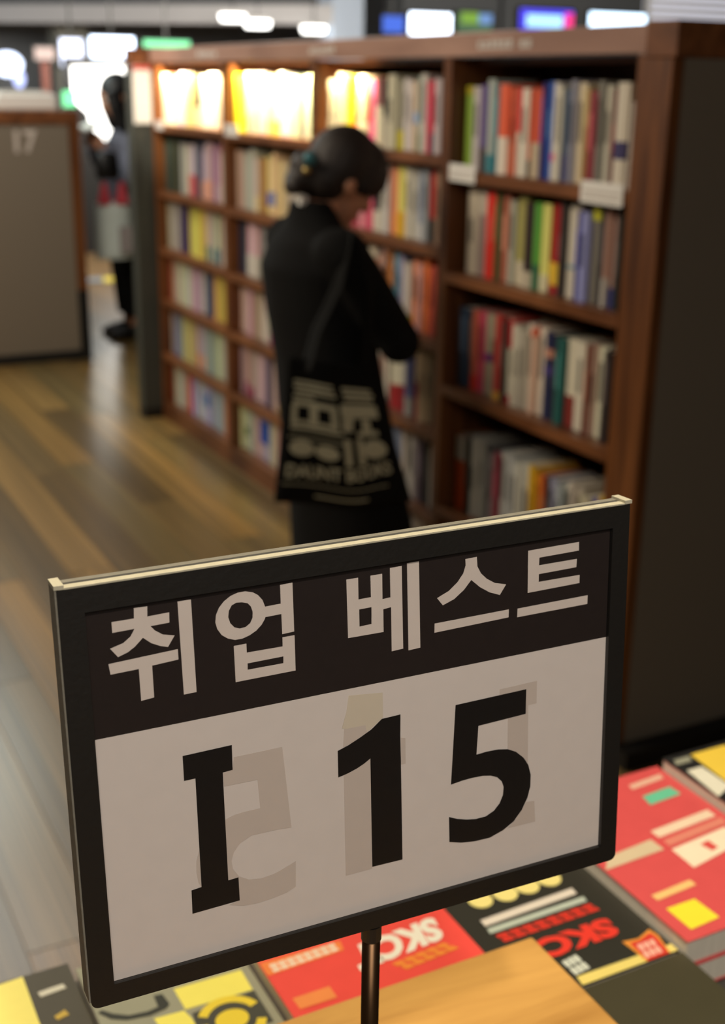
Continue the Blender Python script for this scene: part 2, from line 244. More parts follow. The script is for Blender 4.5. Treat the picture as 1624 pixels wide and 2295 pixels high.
DATA = '''{"rows":{"A1":[[3.255,3.297,[120,150,55],[[[150,140,30],0.9,1]]],[3.206,3.255,[172,166,166],[]],[3.165,3.206,[78,60,115],[[[60,45,45],0,0.28]]],[3.125,3.165,[150,158,152],[[[60,120,130],0,0.2]]],[3.105,3.125,[30,110,125],[]],[3.054,3.105,[205,90,60],[[[205,195,180],0,0.42]]],[3.031,3.054,[200,125,90],[]],[3.015,3.031,[205,105,80],[]],[2.994,3.015,[210,80,80],[[[200,190,175],0,0.5]]],[2.954,2.994,[200,195,180],[]],[2.935,2.954,[170,75,45],[[[60,40,30],0,0.2]]],[2.893,2.935,[185,75,50],[[[175,160,135],0,0.4]]],[2.873,2.893,[50,48,110],[]],[2.85,2.873,[55,92,170],[]],[2.821,2.85,[190,185,175],[[[200,90,120],0.2,0.28]]],[2.792,2.821,[190,186,170],[]],[2.762,2.792,[62,78,100],[[[55,58,100],0,0.3]]],[2.734,2.762,[128,128,140],[]],[2.699,2.734,[195,182,155],[]],[2.672,2.699,[140,112,55],[[[170,150,95],0.6,1]]],[2.636,2.672,[125,48,55],[]],[2.61,2.636,[120,118,110],[]],[2.585,2.61,[190,188,172],[]],[2.56,2.585,[95,40,36],[]],[2.51,2.56,[192,184,168],[[[55,50,90],0.28,0.45]]]],"A2":[[3.162,3.219,[188,178,158],[]],[3.114,3.162,[142,122,118],[[[185,175,160],0.72,1]]],[3.064,3.114,[195,42,32],[]],[3.044,3.064,[60,88,50],[]],[2.998,3.044,[148,86,66],[]],[2.966,2.998,[155,155,140],[]],[2.916,2.966,[152,146,85],[[[185,175,150],0,0.28]]],[2.87,2.916,[48,36,34],[[[170,160,140],0,0.2]]],[2.84,2.87,[85,150,62],[[[50,100,70],0,0.3]]],[2.801,2.84,[205,210,115],[[[200,195,160],0,0.2]]],[2.752,2.801,[145,18,26],[[[220,170,50],0.1,0.35]]],[2.73,2.752,[56,50,48],[]],[2.677,2.73,[192,186,170],[[[110,140,150],0.32,0.36]]],[2.663,2.677,[65,66,135],[]],[2.628,2.663,[132,136,182],[]],[2.59,2.628,[108,104,95],[[[180,180,50],0.88,1]]],[2.564,2.59,[36,34,40],[]],[2.544,2.564,[170,135,120],[[[180,175,165],0,0.3]]],[2.518,2.544,[150,120,110],[[[45,50,110],0,0.22]]],[2.493,2.518,[40,42,40],[]]],"A3":[[3.183,3.246,[52,68,88],[]],[3.164,3.183,[112,82,62],[]],[3.137,3.164,[195,102,80],[[[215,60,40],0,0.2]]],[3.1,3.137,[195,75,100],[]],[3.066,3.1,[158,152,128],[[[110,40,120],0.42,0.52]]],[3.037,3.066,[165,158,135],[]],[3.001,3.037,[165,55,50],[[[200,150,60],0,0.1]]],[2.98,3.001,[60,56,50],[]],[2.948,2.98,[192,186,166],[[[160,30,35],0.66,1],[[160,30,35],0,0.1]]],[2.917,2.948,[196,190,172],[]],[2.883,2.917,[162,156,142],[]],[2.853,2.883,[196,190,175],[]],[2.833,2.853,[208,172,150],[[[205,100,70],0.9,1]]],[2.794,2.833,[196,184,168],[]],[2.752,2.794,[28,34,66],[[[170,120,100],0.72,0.82],[[60,50,110],0.52,0.62]]],[2.733,2.752,[44,40,42],[]],[2.699,2.733,[32,84,80],[]],[2.656,2.699,[196,190,170],[[[120,45,40],0,0.36]]],[2.614,2.656,[196,190,172],[]],[2.59,2.614,[108,60,46],[]],[2.567,2.59,[152,126,112],[]],[2.53,2.567,[202,200,176],[]],[2.496,2.53,[50,42,42],[]]],"A4":[[3.169,3.23,[165,65,22],[[[160,155,140],0.68,1]]],[3.145,3.169,[40,36,30],[]],[3.106,3.145,[165,162,150],[]],[3.071,3.106,[150,148,138],[]],[3.041,3.071,[75,75,75],[]],[3.018,3.041,[150,140,140],[]],[2.988,3.018,[125,35,55],[]],[2.951,2.988,[178,178,172],[]],[2.915,2.951,[170,172,170],[]],[2.876,2.915,[196,196,186],[]],[2.834,2.876,[192,192,182],[]],[2.804,2.834,[225,165,40],[]],[2.783,2.804,[215,140,40],[]],[2.763,2.783,[190,85,45],[]],[2.73,2.763,[50,45,35],[]],[2.697,2.73,[130,130,152],[]],[2.671,2.697,[150,158,160],[]],[2.646,2.671,[165,170,160],[]],[2.618,2.646,[186,178,166],[]],[2.593,2.618,[180,172,158],[]],[2.547,2.593,[172,166,142],[]],[2.514,2.547,[60,65,155],[]],[2.47,2.514,[210,170,52],[]]],"B1":[[4.218,4.267,[190,180,150],[]],[4.169,4.218,[196,188,160],[]],[4.125,4.169,[192,180,150],[]],[4.082,4.125,[225,190,30],[]],[4.044,4.082,[230,200,40],[]],[4.026,4.044,[200,80,25],[]],[3.964,4.026,[200,190,160],[]],[3.92,3.964,[205,130,100],[[[215,200,165],0,0.35]]],[3.866,3.92,[200,85,130],[]],[3.813,3.866,[200,195,170],[[[140,95,90],0.6,1]]],[3.761,3.813,[22,20,20],[[[150,145,130],0,0.5]]],[3.7,3.761,[176,172,150],[]],[3.657,3.7,[140,136,120],[[[180,170,50],0,0.28]]],[3.625,3.657,[188,182,184],[]],[3.593,3.625,[195,184,172],[]],[3.555,3.593,[170,145,120],[[[120,145,190],0.4,0.56]]],[3.53,3.555,[130,150,140],[[[70,110,75],0,0.25]]],[3.483,3.53,[172,168,160],[]],[3.459,3.483,[190,55,85],[]],[3.426,3.459,[175,30,50],[[[40,45,60],0,0.28]]],[3.379,3.426,[168,158,160],[]]],"B2":[[3.913,3.958,[160,60,80],[]],[3.868,3.913,[200,130,140],[]],[3.818,3.868,[190,80,105],[]],[3.765,3.818,[36,34,38],[[[185,180,165],0,0.3]]],[3.73,3.765,[170,166,155],[]],[3.699,3.73,[180,180,180],[]],[3.651,3.699,[200,125,90],[[[210,130,80],0,0.3]]],[3.598,3.651,[190,182,95],[[[190,150,35],0,0.35]]],[3.559,3.598,[180,176,162],[]],[3.521,3.559,[172,170,160],[]],[3.483,3.521,[105,115,138],[[[165,165,165],0,0.25]]],[3.446,3.483,[130,135,138],[]],[3.403,3.446,[155,45,36],[[[40,36,30],0,0.33]]],[3.371,3.403,[140,115,95],[]]],"B3":[[3.833,3.9,[180,172,145],[]],[3.776,3.833,[190,180,160],[]],[3.73,3.776,[128,110,118],[]],[3.675,3.73,[170,108,58],[]],[3.631,3.675,[72,122,138],[]],[3.596,3.631,[130,128,155],[]],[3.544,3.596,[165,158,150],[[[130,150,40],0.1,0.2]]],[3.502,3.544,[200,120,80],[]],[3.469,3.502,[175,135,130],[]],[3.436,3.469,[200,110,60],[]],[3.408,3.436,[195,85,62],[]],[3.38,3.408,[190,90,75],[]]],"B4":[[3.617,3.672,[190,186,165],[[[140,25,30],0,0.38]]],[3.564,3.617,[192,188,170],[[[120,20,30],0,0.38]]],[3.512,3.564,[74,80,118],[[[130,130,125],0,0.3]]],[3.469,3.512,[168,145,115],[[[120,25,25],0,0.5]]],[3.435,3.469,[170,150,118],[]],[3.402,3.435,[160,142,112],[]],[3.377,3.402,[56,48,38],[]]],"B5":[[3.506,3.55,[150,146,138],[]],[3.471,3.506,[140,134,130],[]],[3.445,3.471,[80,66,78],[]],[3.406,3.445,[48,44,44],[]]],"C1":[[5.025,5.145,[225,190,40],[]],[4.91,5.025,[196,186,168],[[[40,25,25],0.05,0.28]]],[4.783,4.91,[196,192,180],[]],[4.66,4.783,[196,184,150],[[[225,180,40],0,0.25]]],[4.522,4.66,[198,194,182],[]],[4.419,4.522,[196,182,160],[]],[4.38,4.419,[48,56,50],[]],[4.302,4.38,[190,184,155],[]]],"C2":[[4.948,5.022,[172,152,132],[]],[4.863,4.948,[160,155,152],[]],[4.793,4.863,[180,172,160],[[[200,185,150],0,0.3]]],[4.724,4.793,[152,116,76],[]],[4.623,4.724,[190,172,132],[[[80,105,165],0.15,0.38]]],[4.558,4.623,[186,168,128],[]],[4.484,4.558,[182,170,135],[]]],"C3":[[4.959,5.048,[48,50,66],[]],[4.813,4.959,[185,150,148],[[[180,175,165],0,0.4]]],[4.743,4.813,[130,125,125],[]],[4.64,4.743,[170,165,155],[]]],"C4":[[5.003,5.092,[165,152,142],[]],[4.916,5.003,[160,148,138],[]],[4.819,4.916,[140,138,112],[]],[4.725,4.819,[175,165,150],[]],[4.685,4.725,[130,30,90],[]],[4.646,4.685,[70,30,100],[]]],"C5":[[4.977,5.066,[160,135,135],[[[120,25,70],0,0.25]]],[4.889,4.977,[155,115,115],[[[120,25,70],0,0.22]]],[4.756,4.889,[175,168,155],[]],[4.704,4.756,[62,56,84],[]],[4.629,4.704,[160,155,140],[]],[4.584,4.629,[180,150,60],[]],[4.539,4.584,[70,80,120],[]]],"C6":[[5.0,5.079,[165,168,145],[[[80,100,70],0.3,0.5]]],[4.911,5.0,[160,162,140],[]],[4.855,4.911,[170,140,135],[]],[4.752,4.855,[160,150,165],[[[35,72,155],0.35,0.85]]],[4.657,4.752,[158,155,158],[]],[4.588,4.657,[160,148,130],[]],[4.532,4.588,[165,150,110],[[[190,150,40],0,0.25]]]],"D1":[[5.973,6.132,[196,186,176],[[[190,60,45],0.9,1]]],[5.828,5.973,[196,184,170],[[[200,60,40],0.9,1]]],[5.704,5.828,[190,180,190],[]],[5.584,5.704,[200,188,130],[]],[5.483,5.584,[190,182,155],[[[70,64,52],0.4,1]]],[5.357,5.483,[198,192,180],[]],[5.262,5.357,[190,188,178],[]]],"D2":[[5.812,5.942,[45,74,52],[[[150,40,50],0,0.2]]],[5.733,5.812,[58,72,62],[]],[5.626,5.733,[165,162,158],[]],[5.508,5.626,[165,155,160],[[[170,75,80],0,0.42]]],[5.45,5.508,[80,72,70],[]],[5.31,5.45,[162,146,148],[[[190,140,120],0,0.35]]],[5.229,5.31,[150,115,125],[[[175,145,145],0,0.3]]]],"D3":[[5.76,5.922,[158,150,136],[]],[5.635,5.76,[60,58,90],[[[150,135,120],0,0.35]]],[5.413,5.635,[186,178,84],[]],[5.246,5.413,[158,156,140],[[[50,100,110],0,0.3]]]],"D4":[[5.624,5.842,[178,170,158],[]],[5.447,5.624,[166,148,146],[]],[5.347,5.447,[44,60,96],[]],[5.204,5.347,[178,156,84],[]]],"D5":[[5.741,5.886,[118,120,140],[]],[5.571,5.741,[168,160,108],[]],[5.452,5.571,[150,130,150],[[[190,120,80],0,0.3]]],[5.338,5.452,[140,152,132],[]],[5.213,5.338,[160,170,150],[]]],"D6":[[5.732,5.879,[168,162,152],[]],[5.63,5.732,[180,40,38],[[[50,46,50],0,0.5]]],[5.427,5.63,[160,162,172],[[[60,110,160],0.4,0.7]]],[5.241,5.427,[130,138,168],[]]]},"table":{"redR":[["text_bar",[235,190,165],[[0.8603,0.9833],[0.9088,0.9871],[0.9045,0.9771],[0.8585,0.9741]]],["green_tab",[110,205,165],[[0.859,0.9574],[0.9007,0.9603],[0.9022,0.9429],[0.8561,0.9394]]],["text_bar",[245,220,190],[[0.8218,0.8976],[0.9064,0.9038],[0.9049,0.892],[0.8221,0.8842]]],["text_bar",[230,140,120],[[0.8227,0.8781],[0.9089,0.8854],[0.904,0.8756],[0.8219,0.867]]],["title_block",[250,235,205],[[0.8196,0.861],[0.8996,0.8686],[0.9007,0.84],[0.8188,0.8254]]],["block_window",[225,85,80],[[0.853,0.8546],[0.8657,0.8571],[0.8668,0.8422],[0.8563,0.8402]]],["cover_band",[220,200,165],[[0.75,0.8796],[0.8115,0.885],[0.8123,0.8645],[0.7149,0.8615]]],["text_bar",[255,205,130],[[0.7482,0.8072],[0.8001,0.8108],[0.7988,0.8006],[0.7489,0.798]]],["yellow_emblem",[255,235,60],[[0.7476,0.784],[0.7832,0.7841],[0.7853,0.751],[0.7479,0.7484]]]],"skc":[["yellow_dot",[240,225,140],[[0.6039,0.8936],[0.6158,0.8892],[0.595,0.8795]]],["yellow_dot",[240,225,140],[[0.6324,0.8918],[0.6445,0.8874],[0.6231,0.8776]]],["yellow_dot",[240,225,140],[[0.6591,0.8926],[0.6714,0.8882],[0.6494,0.8783]]],["yellow_dot",[240,225,140],[[0.6864,0.8934],[0.6988,0.8889],[0.6762,0.8789]]],["text_bar",[225,215,200],[[0.5862,0.8655],[0.6979,0.8689],[0.6965,0.8573],[0.5857,0.8558]]],["text_bar",[185,195,180],[[0.5851,0.8518],[0.7002,0.8524],[0.6959,0.8439],[0.5839,0.844]]],["red_text",[215,55,40],[[0.5868,0.8398],[0.7011,0.8399],[0.6973,0.8255],[0.59,0.8273]]],["SKCT",[230,60,45],[[0.6984,0.7877],[0.5861,0.7894],[0.5854,0.816],[0.6998,0.8155]]],["text_block",[215,220,205],[[0.6214,0.7798],[0.6404,0.7823],[0.6409,0.7624],[0.6222,0.7588]]],["gold_band",[235,215,120],[[0.6215,0.7566],[0.737,0.7549],[0.7354,0.7435],[0.6195,0.7377]]],["ribbon_edge",[230,150,60],[[0.6905,0.7778],[0.7073,0.775],[0.7256,0.7814],[0.7278,0.7705],[0.7214,0.7424],[0.6931,0.7405],[0.6925,0.7579]]],["ribbon",[215,60,45],[[0.6954,0.7727],[0.7071,0.7724],[0.723,0.777],[0.7247,0.7692],[0.72,0.7444],[0.6951,0.743],[0.6952,0.7588]]],["ribbon_text",[240,180,160],[[0.6996,0.7679],[0.7209,0.7683],[0.7168,0.75],[0.6956,0.7485]]]],"redL":[["SKCT",[255,245,230],[[0.5319,0.8409],[0.441,0.8357],[0.444,0.8683],[0.5374,0.8749]]],["orange_banner",[255,140,70],[[0.3559,0.8848],[0.4408,0.8812],[0.4383,0.8678],[0.3558,0.866]]],["banner_text",[255,225,200],[[0.3677,0.879],[0.4352,0.8809],[0.4316,0.8679],[0.3681,0.8678]]],["orange_emblem",[250,150,60],[[0.4685,0.8312],[0.5285,0.8362],[0.5275,0.8226],[0.4774,0.8184]]],["orange_block",[255,150,80],[[0.3688,0.829],[0.4048,0.8293],[0.4047,0.8132],[0.3695,0.8139]]]],"emb":[["yellow_square",[255,240,110],[[0.2857,0.9044],[0.3496,0.9017],[0.3491,0.8721],[0.2863,0.8747]]],["dark_square",[72,72,62],[[0.2898,0.8674],[0.3499,0.8708],[0.3501,0.8266],[0.2853,0.832]]],["yellow_square",[255,240,110],[[0.2578,0.8759],[0.2847,0.8736],[0.2876,0.8612],[0.2876,0.8414],[0.2612,0.8439]]],["emblem_ring",[240,215,60],[[0.3186,0.8449],[0.3377,0.84],[0.3112,0.8262]]],["dark_stroke",[52,54,46],[[0.2667,0.9036],[0.2744,0.9024],[0.2762,0.8874],[0.2715,0.8831],[0.2561,0.881],[0.2364,0.8844],[0.2242,0.892],[0.2164,0.9039],[0.2201,0.9061],[0.2279,0.8974],[0.2399,0.8891],[0.2559,0.8868],[0.2659,0.8883]]]],"b1":[["yellow_panel",[255,238,125],[[0.1288,0.9902],[0.1706,0.9938],[0.1699,0.9252],[0.1708,0.8984],[0.1294,0.8963]]],["white_pill",[215,212,195],[[0.1777,0.966],[0.2012,0.9673],[0.2026,0.9606],[0.179,0.9586]]],["gold_emblem",[200,170,70],[[0.1834,0.9284],[0.1938,0.933],[0.196,0.9254],[0.185,0.9227]]]],"blkTR":[["text_bar",[160,160,140],[[0.93,0.9892],[0.9529,0.9889],[0.9489,0.9819],[0.9255,0.979]]],["yellow_panel",[250,215,80],[[0.9566,0.9907],[1.0099,0.9907],[1.0099,0.9241],[0.951,0.9121]]],["white_block",[240,236,215],[[0.928,0.9638],[0.9498,0.9637],[0.9496,0.9161],[0.9189,0.9049]]]]},"glyphs":{"chwi":[[[35.9,208.3],[42.4,208.1],[42.1,203.0],[52.9,203.3],[52.7,198.1],[43.3,197.9],[45.4,195.3],[49.1,192.6],[54.9,191.1],[51.3,185.8],[47.5,187.0],[43.1,189.3],[39.3,192.7],[35.3,189.0],[31.6,186.7],[26.7,185.1],[23.2,190.0],[29.7,191.7],[33.4,194.4],[35.5,197.9],[24.8,197.7],[24.8,203.1],[35.6,203.1]],[[21.9,182.4],[56.1,183.8],[56.1,178.4],[42.9,177.7],[42.9,161.1],[36.4,160.6],[36.3,177.2],[22.5,176.9]],[[57.3,208.0],[64.0,208.0],[64.3,159.7],[57.8,159.6]]],"eop":[[[91.7,207.7],[87.9,207.6],[84.1,206.5],[80.6,204.3],[77.9,201.4],[76.2,197.9],[75.7,194.2],[76.5,190.6],[78.6,187.1],[81.7,184.7],[85.4,183.3],[89.2,183.3],[93.1,184.4],[96.6,186.2],[99.5,188.7],[101.2,191.2],[101.8,192.5],[110.3,192.7],[110.4,181.9],[116.9,182.2],[116.8,208.3],[110.2,208.0],[110.2,198.2],[101.8,198.0],[100.6,201.7],[98.4,204.6],[95.7,206.5]],[[89.9,202.3],[92.8,201.3],[94.4,199.3],[95.2,196.4],[95.0,193.3],[93.7,190.7],[91.2,189.1],[88.1,188.8],[85.4,189.9],[83.3,192.5],[82.4,195.8],[82.9,199.1],[84.5,201.6],[87.0,202.6]],[[84.6,180.2],[91.2,180.3],[91.2,175.5],[110.4,175.3],[110.5,180.2],[117.0,180.2],[117.0,161.0],[84.7,160.9]],[[91.4,169.7],[110.6,169.9],[110.5,166.2],[91.3,166.3]]],"be":[[[146.3,205.2],[152.9,205.2],[152.9,193.4],[160.0,193.5],[159.9,205.2],[166.6,205.2],[166.6,191.3],[171.2,191.6],[171.1,207.6],[177.9,207.7],[178.4,161.7],[171.6,161.4],[171.5,186.1],[167.0,185.7],[167.0,173.1],[146.6,173.3]],[[153.2,187.9],[160.2,188.0],[160.1,178.7],[153.2,178.5]],[[181.0,208.7],[188.0,208.8],[188.6,160.4],[181.5,160.1]]],"seu":[[[215.8,205.8],[222.8,206.0],[223.2,200.6],[225.4,196.4],[229.1,192.7],[234.2,189.5],[241.3,187.6],[237.4,182.1],[230.9,184.7],[224.9,188.6],[219.5,193.5],[215.0,188.6],[209.1,184.4],[202.2,182.0],[198.7,186.6],[205.8,189.5],[211.0,193.5],[214.6,198.0],[216.0,202.3]],[[197.3,172.5],[243.3,172.8],[243.2,168.2],[197.1,167.3]]],"teu":[[[255.0,204.7],[288.1,205.0],[288.2,200.0],[262.3,199.7],[262.2,195.3],[287.0,195.3],[286.8,190.5],[262.2,190.2],[262.2,185.7],[289.2,185.6],[289.2,180.8],[255.2,180.4]],[[248.9,172.3],[295.1,172.6],[295.0,167.4],[248.7,167.3]]],"i":[[[55.3,127.1],[81.1,127.4],[80.9,113.7],[75.6,113.4],[75.7,51.6],[81.3,51.9],[81.4,38.3],[55.6,37.8],[55.8,51.3],[61.2,51.8],[61.2,113.5],[55.3,113.5]]],"one":[[[165.3,124.0],[176.4,124.3],[176.2,112.0],[176.5,87.5],[176.9,36.8],[158.4,37.2],[158.2,102.6],[154.7,100.5],[150.4,98.6],[145.1,96.9],[139.3,95.8],[139.3,111.1],[145.5,113.0],[152.3,115.9],[159.2,119.3]]],"five":[[[210.2,122.8],[255.5,123.2],[255.4,108.2],[224.7,107.4],[223.6,90.0],[230.2,90.4],[237.6,90.1],[244.1,88.8],[249.5,86.0],[254.5,81.3],[257.9,75.9],[259.7,69.3],[259.6,62.0],[257.8,55.2],[254.1,48.2],[248.7,42.2],[241.7,38.3],[233.0,35.8],[222.8,36.1],[214.2,37.5],[206.6,39.9],[206.3,55.6],[211.5,53.1],[217.9,51.1],[223.7,50.0],[230.1,50.0],[235.5,52.3],[239.2,56.1],[241.3,60.7],[241.7,65.8],[240.4,69.7],[237.3,73.0],[233.0,75.0],[227.7,76.1],[220.8,76.4],[214.5,76.2],[207.5,75.4]]],"ghost_five":[[[81.9,120.4],[108.2,120.3],[111.8,73.1],[104.6,73.8],[97.7,74.0],[89.5,74.1],[83.0,71.2],[79.5,67.0],[78.0,62.3],[78.6,57.5],[81.7,52.3],[86.9,49.0],[94.3,47.8],[101.7,48.6],[108.8,50.9],[113.6,52.7],[113.1,37.5],[107.8,35.3],[100.2,34.3],[91.2,33.7],[82.9,34.5],[75.7,37.1],[81.4,38.3],[81.3,51.9],[75.7,51.6],[75.6,86.7],[80.9,88.2],[87.2,88.6],[94.9,88.5],[94.1,105.0],[76.0,105.4],[75.6,113.4],[80.9,113.7]],[[61.3,73.9],[61.2,51.8],[59.8,54.5],[59.0,60.8],[59.3,67.3]]],"ghost_one":[[[143.3,122.7],[155.6,122.4],[156.5,117.8],[149.1,114.5],[142.6,112.3]],[[142.5,96.2],[150.4,98.4],[154.7,100.3],[158.2,102.4],[158.3,36.0],[142.5,36.0]],[[176.6,110.6],[179.3,109.7],[179.4,94.6],[176.5,94.7]]],"ghost_i":[[[238.2,126.5],[262.6,126.9],[262.6,113.2],[257.1,113.1],[255.6,108.1],[255.5,123.2],[238.3,122.9]],[[243.8,107.6],[255.3,107.8],[257.1,113.1],[257.6,77.0],[254.5,81.3],[249.5,86.0],[244.1,88.8]],[[257.1,52.5],[262.6,51.9],[263.5,38.3],[244.9,38.7],[250.4,43.4],[254.7,48.6]]],"ghost_patch":[[[146.3,141.2],[166.1,139.0],[166.1,124.6],[155.5,117.5],[142.1,123.5],[144.8,132.1]]]}}'''

# ---------------------------------------------------------------- materials
M = {}
M['walnut'] = wood('walnut', (70, 38, 18), (128, 78, 42), .42, (1, .1, .1), 18)
M['walnut_up'] = wood('walnut_upright', (78, 42, 18), (132, 80, 40), .42, (1, 1, .08), 18)
M['walnut_edge'] = wood('walnut_edge', (92, 52, 26), (140, 88, 52), .4, (1, .1, .4), 20)
M['header'] = wood('header_veneer', (152, 116, 100), (182, 144, 126), .34, (1, .1, .4), 14, .25)
M['riser'] = wood('riser_wood', (166, 118, 56), (212, 162, 88), .38, (.12, .9, 1), 22)
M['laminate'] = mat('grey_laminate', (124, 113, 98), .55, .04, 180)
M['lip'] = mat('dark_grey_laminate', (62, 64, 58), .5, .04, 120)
M['black'] = mat('black_plastic', (22, 21, 20), .45, .05, 60)
M['frame'] = mat('black_board', (22, 20, 17), .5, .10, 260, bump=.1)
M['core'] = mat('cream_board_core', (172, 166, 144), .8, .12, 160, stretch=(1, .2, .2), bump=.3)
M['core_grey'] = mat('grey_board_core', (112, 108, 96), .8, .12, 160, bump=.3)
M['paper'] = mat('white_paper', (206, 196, 188), .55, .02, 90, bump=.05)
M['ghost'] = mat('show_through_print', (189, 176, 165), .55, .02, 90, bump=.05)
M['stain'] = mat('yellowed_paper', (198, 186, 166), .55, .02, 90)
M['band'] = mat('dark_print', (38, 31, 29), .4, .08, 200)  # dark print, its brownish tone includes the reflection in the acrylic
M['ink'] = mat('black_ink', (24, 21, 20), .42, .12, 240)
M['white_ink'] = mat('white_lettering', (204, 192, 182), .55, .03, 90)
M['pages'] = mat('page_edges', (214, 206, 188), .8, .10, 300, stretch=(1, 1, .05))
M['cover'] = mat('book_cover', None, .42, .05, 40, obj_color=True)
M['print'] = mat('cover_ink', None, .45, .03, 60, obj_color=True)
M['plank'] = wood('floor_planks', (94, 79, 50), (146, 122, 78), .30, (1, .1, 1), 9, .15, True)
M['subfloor'] = wood('floor_board', (84, 66, 42), (120, 94, 60), .34, (1, .1, 1), 6)
M['tabletop'] = mat('table_top', (52, 50, 48), .5, .05, 50)
M['pole'] = mat('bronze_pole', (92, 68, 46), .32, .04, 20, metal=.9)
M['coat'] = mat('black_wool', (17, 17, 17), .95, .15, 120, bump=.2, spec=.2)
M['trousers'] = mat('black_cloth', (18, 18, 19), .95, .15, 120, bump=.2, spec=.2)
M['skin'] = mat('skin', (196, 140, 108), .5, .03, 60)
M['hair'] = mat('dark_hair', (34, 26, 23), .6, .2, 60, stretch=(1, 1, 6), bump=.4)
M['hair2'] = mat('black_hair', (20, 19, 20), .45, .2, 60, stretch=(6, 6, 1), bump=.4)
M['grey_wool'] = mat('grey_wool', (98, 96, 106), .95, .12, 120, bump=.2, spec=.2)
M['leather'] = mat('black_leather', (16, 15, 15), .4, .06, 60)
M['canvas'] = mat('black_canvas', (16, 16, 15), .9, .12, 160, bump=.2, spec=.2)
M['cream_ink'] = mat('cream_print', (206, 204, 174), .85, .06, 120)
M['teal'] = mat('teal_clip', (60, 120, 130), .3, .05, 30)
M['gold'] = mat('gold_bead', (200, 176, 110), .25, .03, 30, metal=.8)
M['white'] = mat('white_card', (238, 235, 228), .6, .03, 60)
M['ceil'] = mat('ceiling_paint', (150, 148, 144), .9, .03, 20)
M['wall'] = mat('wall_paint', (112, 112, 110), .85, .03, 20)
M['dark_wall'] = mat('dark_wall_paint', (88, 90, 92), .7, .05, 20)
M['back_wall'] = mat('back_wall_paint', (150, 152, 152), .8, .05, 20)
M['bulk'] = mat('pale_bulkhead', (196, 194, 194), .8, .03, 20)
M['beige'] = mat('beige_column', (180, 178, 164), .8, .03, 20)
M['blue_grey'] = mat('blue_grey_column', (196, 210, 228), .7, .02, 20)
M['steel'] = mat('grey_metal', (110, 110, 108), .4, .03, 40, metal=.7)

def colored(o, rgb, k=1.0, jit=0):
    c = [min(.88, v * k * (1 + random.uniform(-jit, jit))) for v in lin(rgb)]
    o.color = (*c, 1); return o

# ---------------------------------------------------------------- room shell
def struct(name, mb, m):
    return tag(mb.build(name, m), kind='structure')
floor = struct('floor', MB().box(-5, 19, -4, 19, -.06, -.004), M['subfloor'])
struct('ceiling', MB().box(-5, 19, -4, 19, 3.3, 3.4), M['ceil'])
struct('wall_back', MB().box(-5, 19, 19, 19.2, -.06, 3.4), M['back_wall'])
struct('wall_front', MB().box(-5, 19, -4.2, -4, -.06, 3.4), M['wall'])
struct('wall_left', MB().box(-5.2, -5, -4, 19, -.06, 3.4), M['wall'])
struct('wall_right', MB().box(19, 19.2, -4, 19, -.06, 3.4), M['wall'])
# floor planks, run along the bookcase
plank_me = MB().box(-.5, .5, -.5, .5, -.004, 0).mesh('plank'); plank_me.materials.append(M['plank'])
PW = .15; tones = [(1, .95, .82), (.80, .74, .62), (.62, .58, .52), (1.1, .92, .64), (.70, .70, .62), (.55, .50, .44), (1.15, 1.0, .76)]
n_pl = 0
for i in range(25):
    x = -1.2 + PW * i; y = .9 - random.uniform(0, 1.2)
    while y < 11.5 and n_pl < 298:
        L = random.uniform(1.3, 2.1) if y < 7 else random.uniform(1.8, 2.6)
        o = bpy.data.objects.new('plank', plank_me); COL.objects.link(o); o.parent = floor
        o.location = (x, y + L / 2, 0); o.scale = (PW - .003, L - .003, 1); t = random.choice(tones)
        o.color = (*t, 1); y += L; n_pl += 1

# ---------------------------------------------------------------- far hall (kept at its real distance)
bk = MB(); bk.prism([(1.2, 18.6), (6.8, 14.0), (7.1, 14.36), (1.5, 18.96)], 2.24, 2.45)
struct('trim_1', bk, M['bulk'])
struct('trim_2', MB().prism([(1.3, 18.7), (7.1, 14.36), (7.3, 14.6), (1.5, 18.96)], 2.45, 3.3), M['dark_wall'])
struct('pillar_beige', MB().box(4.36, 4.76, 17.0, 17.4, 0, 3.3), M['beige'])
struct('pillar_pale_blue', MB().box(6.80, 7.20, 14.0, 14.4, 0, 3.3), M['blue_grey'])
struct('pillar_dark', MB().box(7.75, 9.10, 14.05, 14.5, 0, 3.3), M['dark_wall'])
struct('pillar_charcoal', MB().box(9.16, 11.33, 14.05, 14.5, 0, 3.3), M['dark_wall'])

def screen(name, label, cat, x0, x1, z0, z1, y, rgb, st, group=None, extra=(), rim=.02, deep=.06):
    t = thing(name, label, cat, ((x0 + x1) / 2, y, z0), 0, group)
    w2 = (x1 - x0) / 2; h = z1 - z0
    b = MB().box(-w2 - rim, w2 + rim, 0, deep, -rim, h + rim); b.build('casing', M['black'], t)
    MB().box(-w2, w2, -.006, 0, 0, h).build('display', emit(name + '_light', rgb, st), t)
    for nm, a, b_, c, d, col, s2 in extra:
        MB().box(-w2 + a * 2 * w2, -w2 + b_ * 2 * w2, -.010, -.006, c * h, d * h).build(nm, emit(nm + '_light', col, s2), t)
    return t
def hung(t, x, y, z0, z1=3.3):
    MB().tube([(0, .03, 0), (0, .03, z1 - z0)], .012, 8).build('hanger_rod', M['steel'], t, (x, 0, z0 - t.location.z))
t = screen('wall_screen', 'white lit screen at the end of a dark pillar row, beside a green one', 'screen', 7.80, 8.37, 2.16, 2.40, 13.98, (225, 238, 255), 5, 'screens on the dark pillars')
t = screen('wall_screen', 'dim green and blue screen beside the white one on the dark pillar', 'screen', 8.46, 8.95, 2.20, 2.43, 13.98, (90, 130, 90), .6, 'screens on the dark pillars',
           [('lime_block', .1, .6, .45, 1, (140, 190, 60), .8), ('blue_block', .62, 1, .45, .95, (120, 160, 220), .9)])
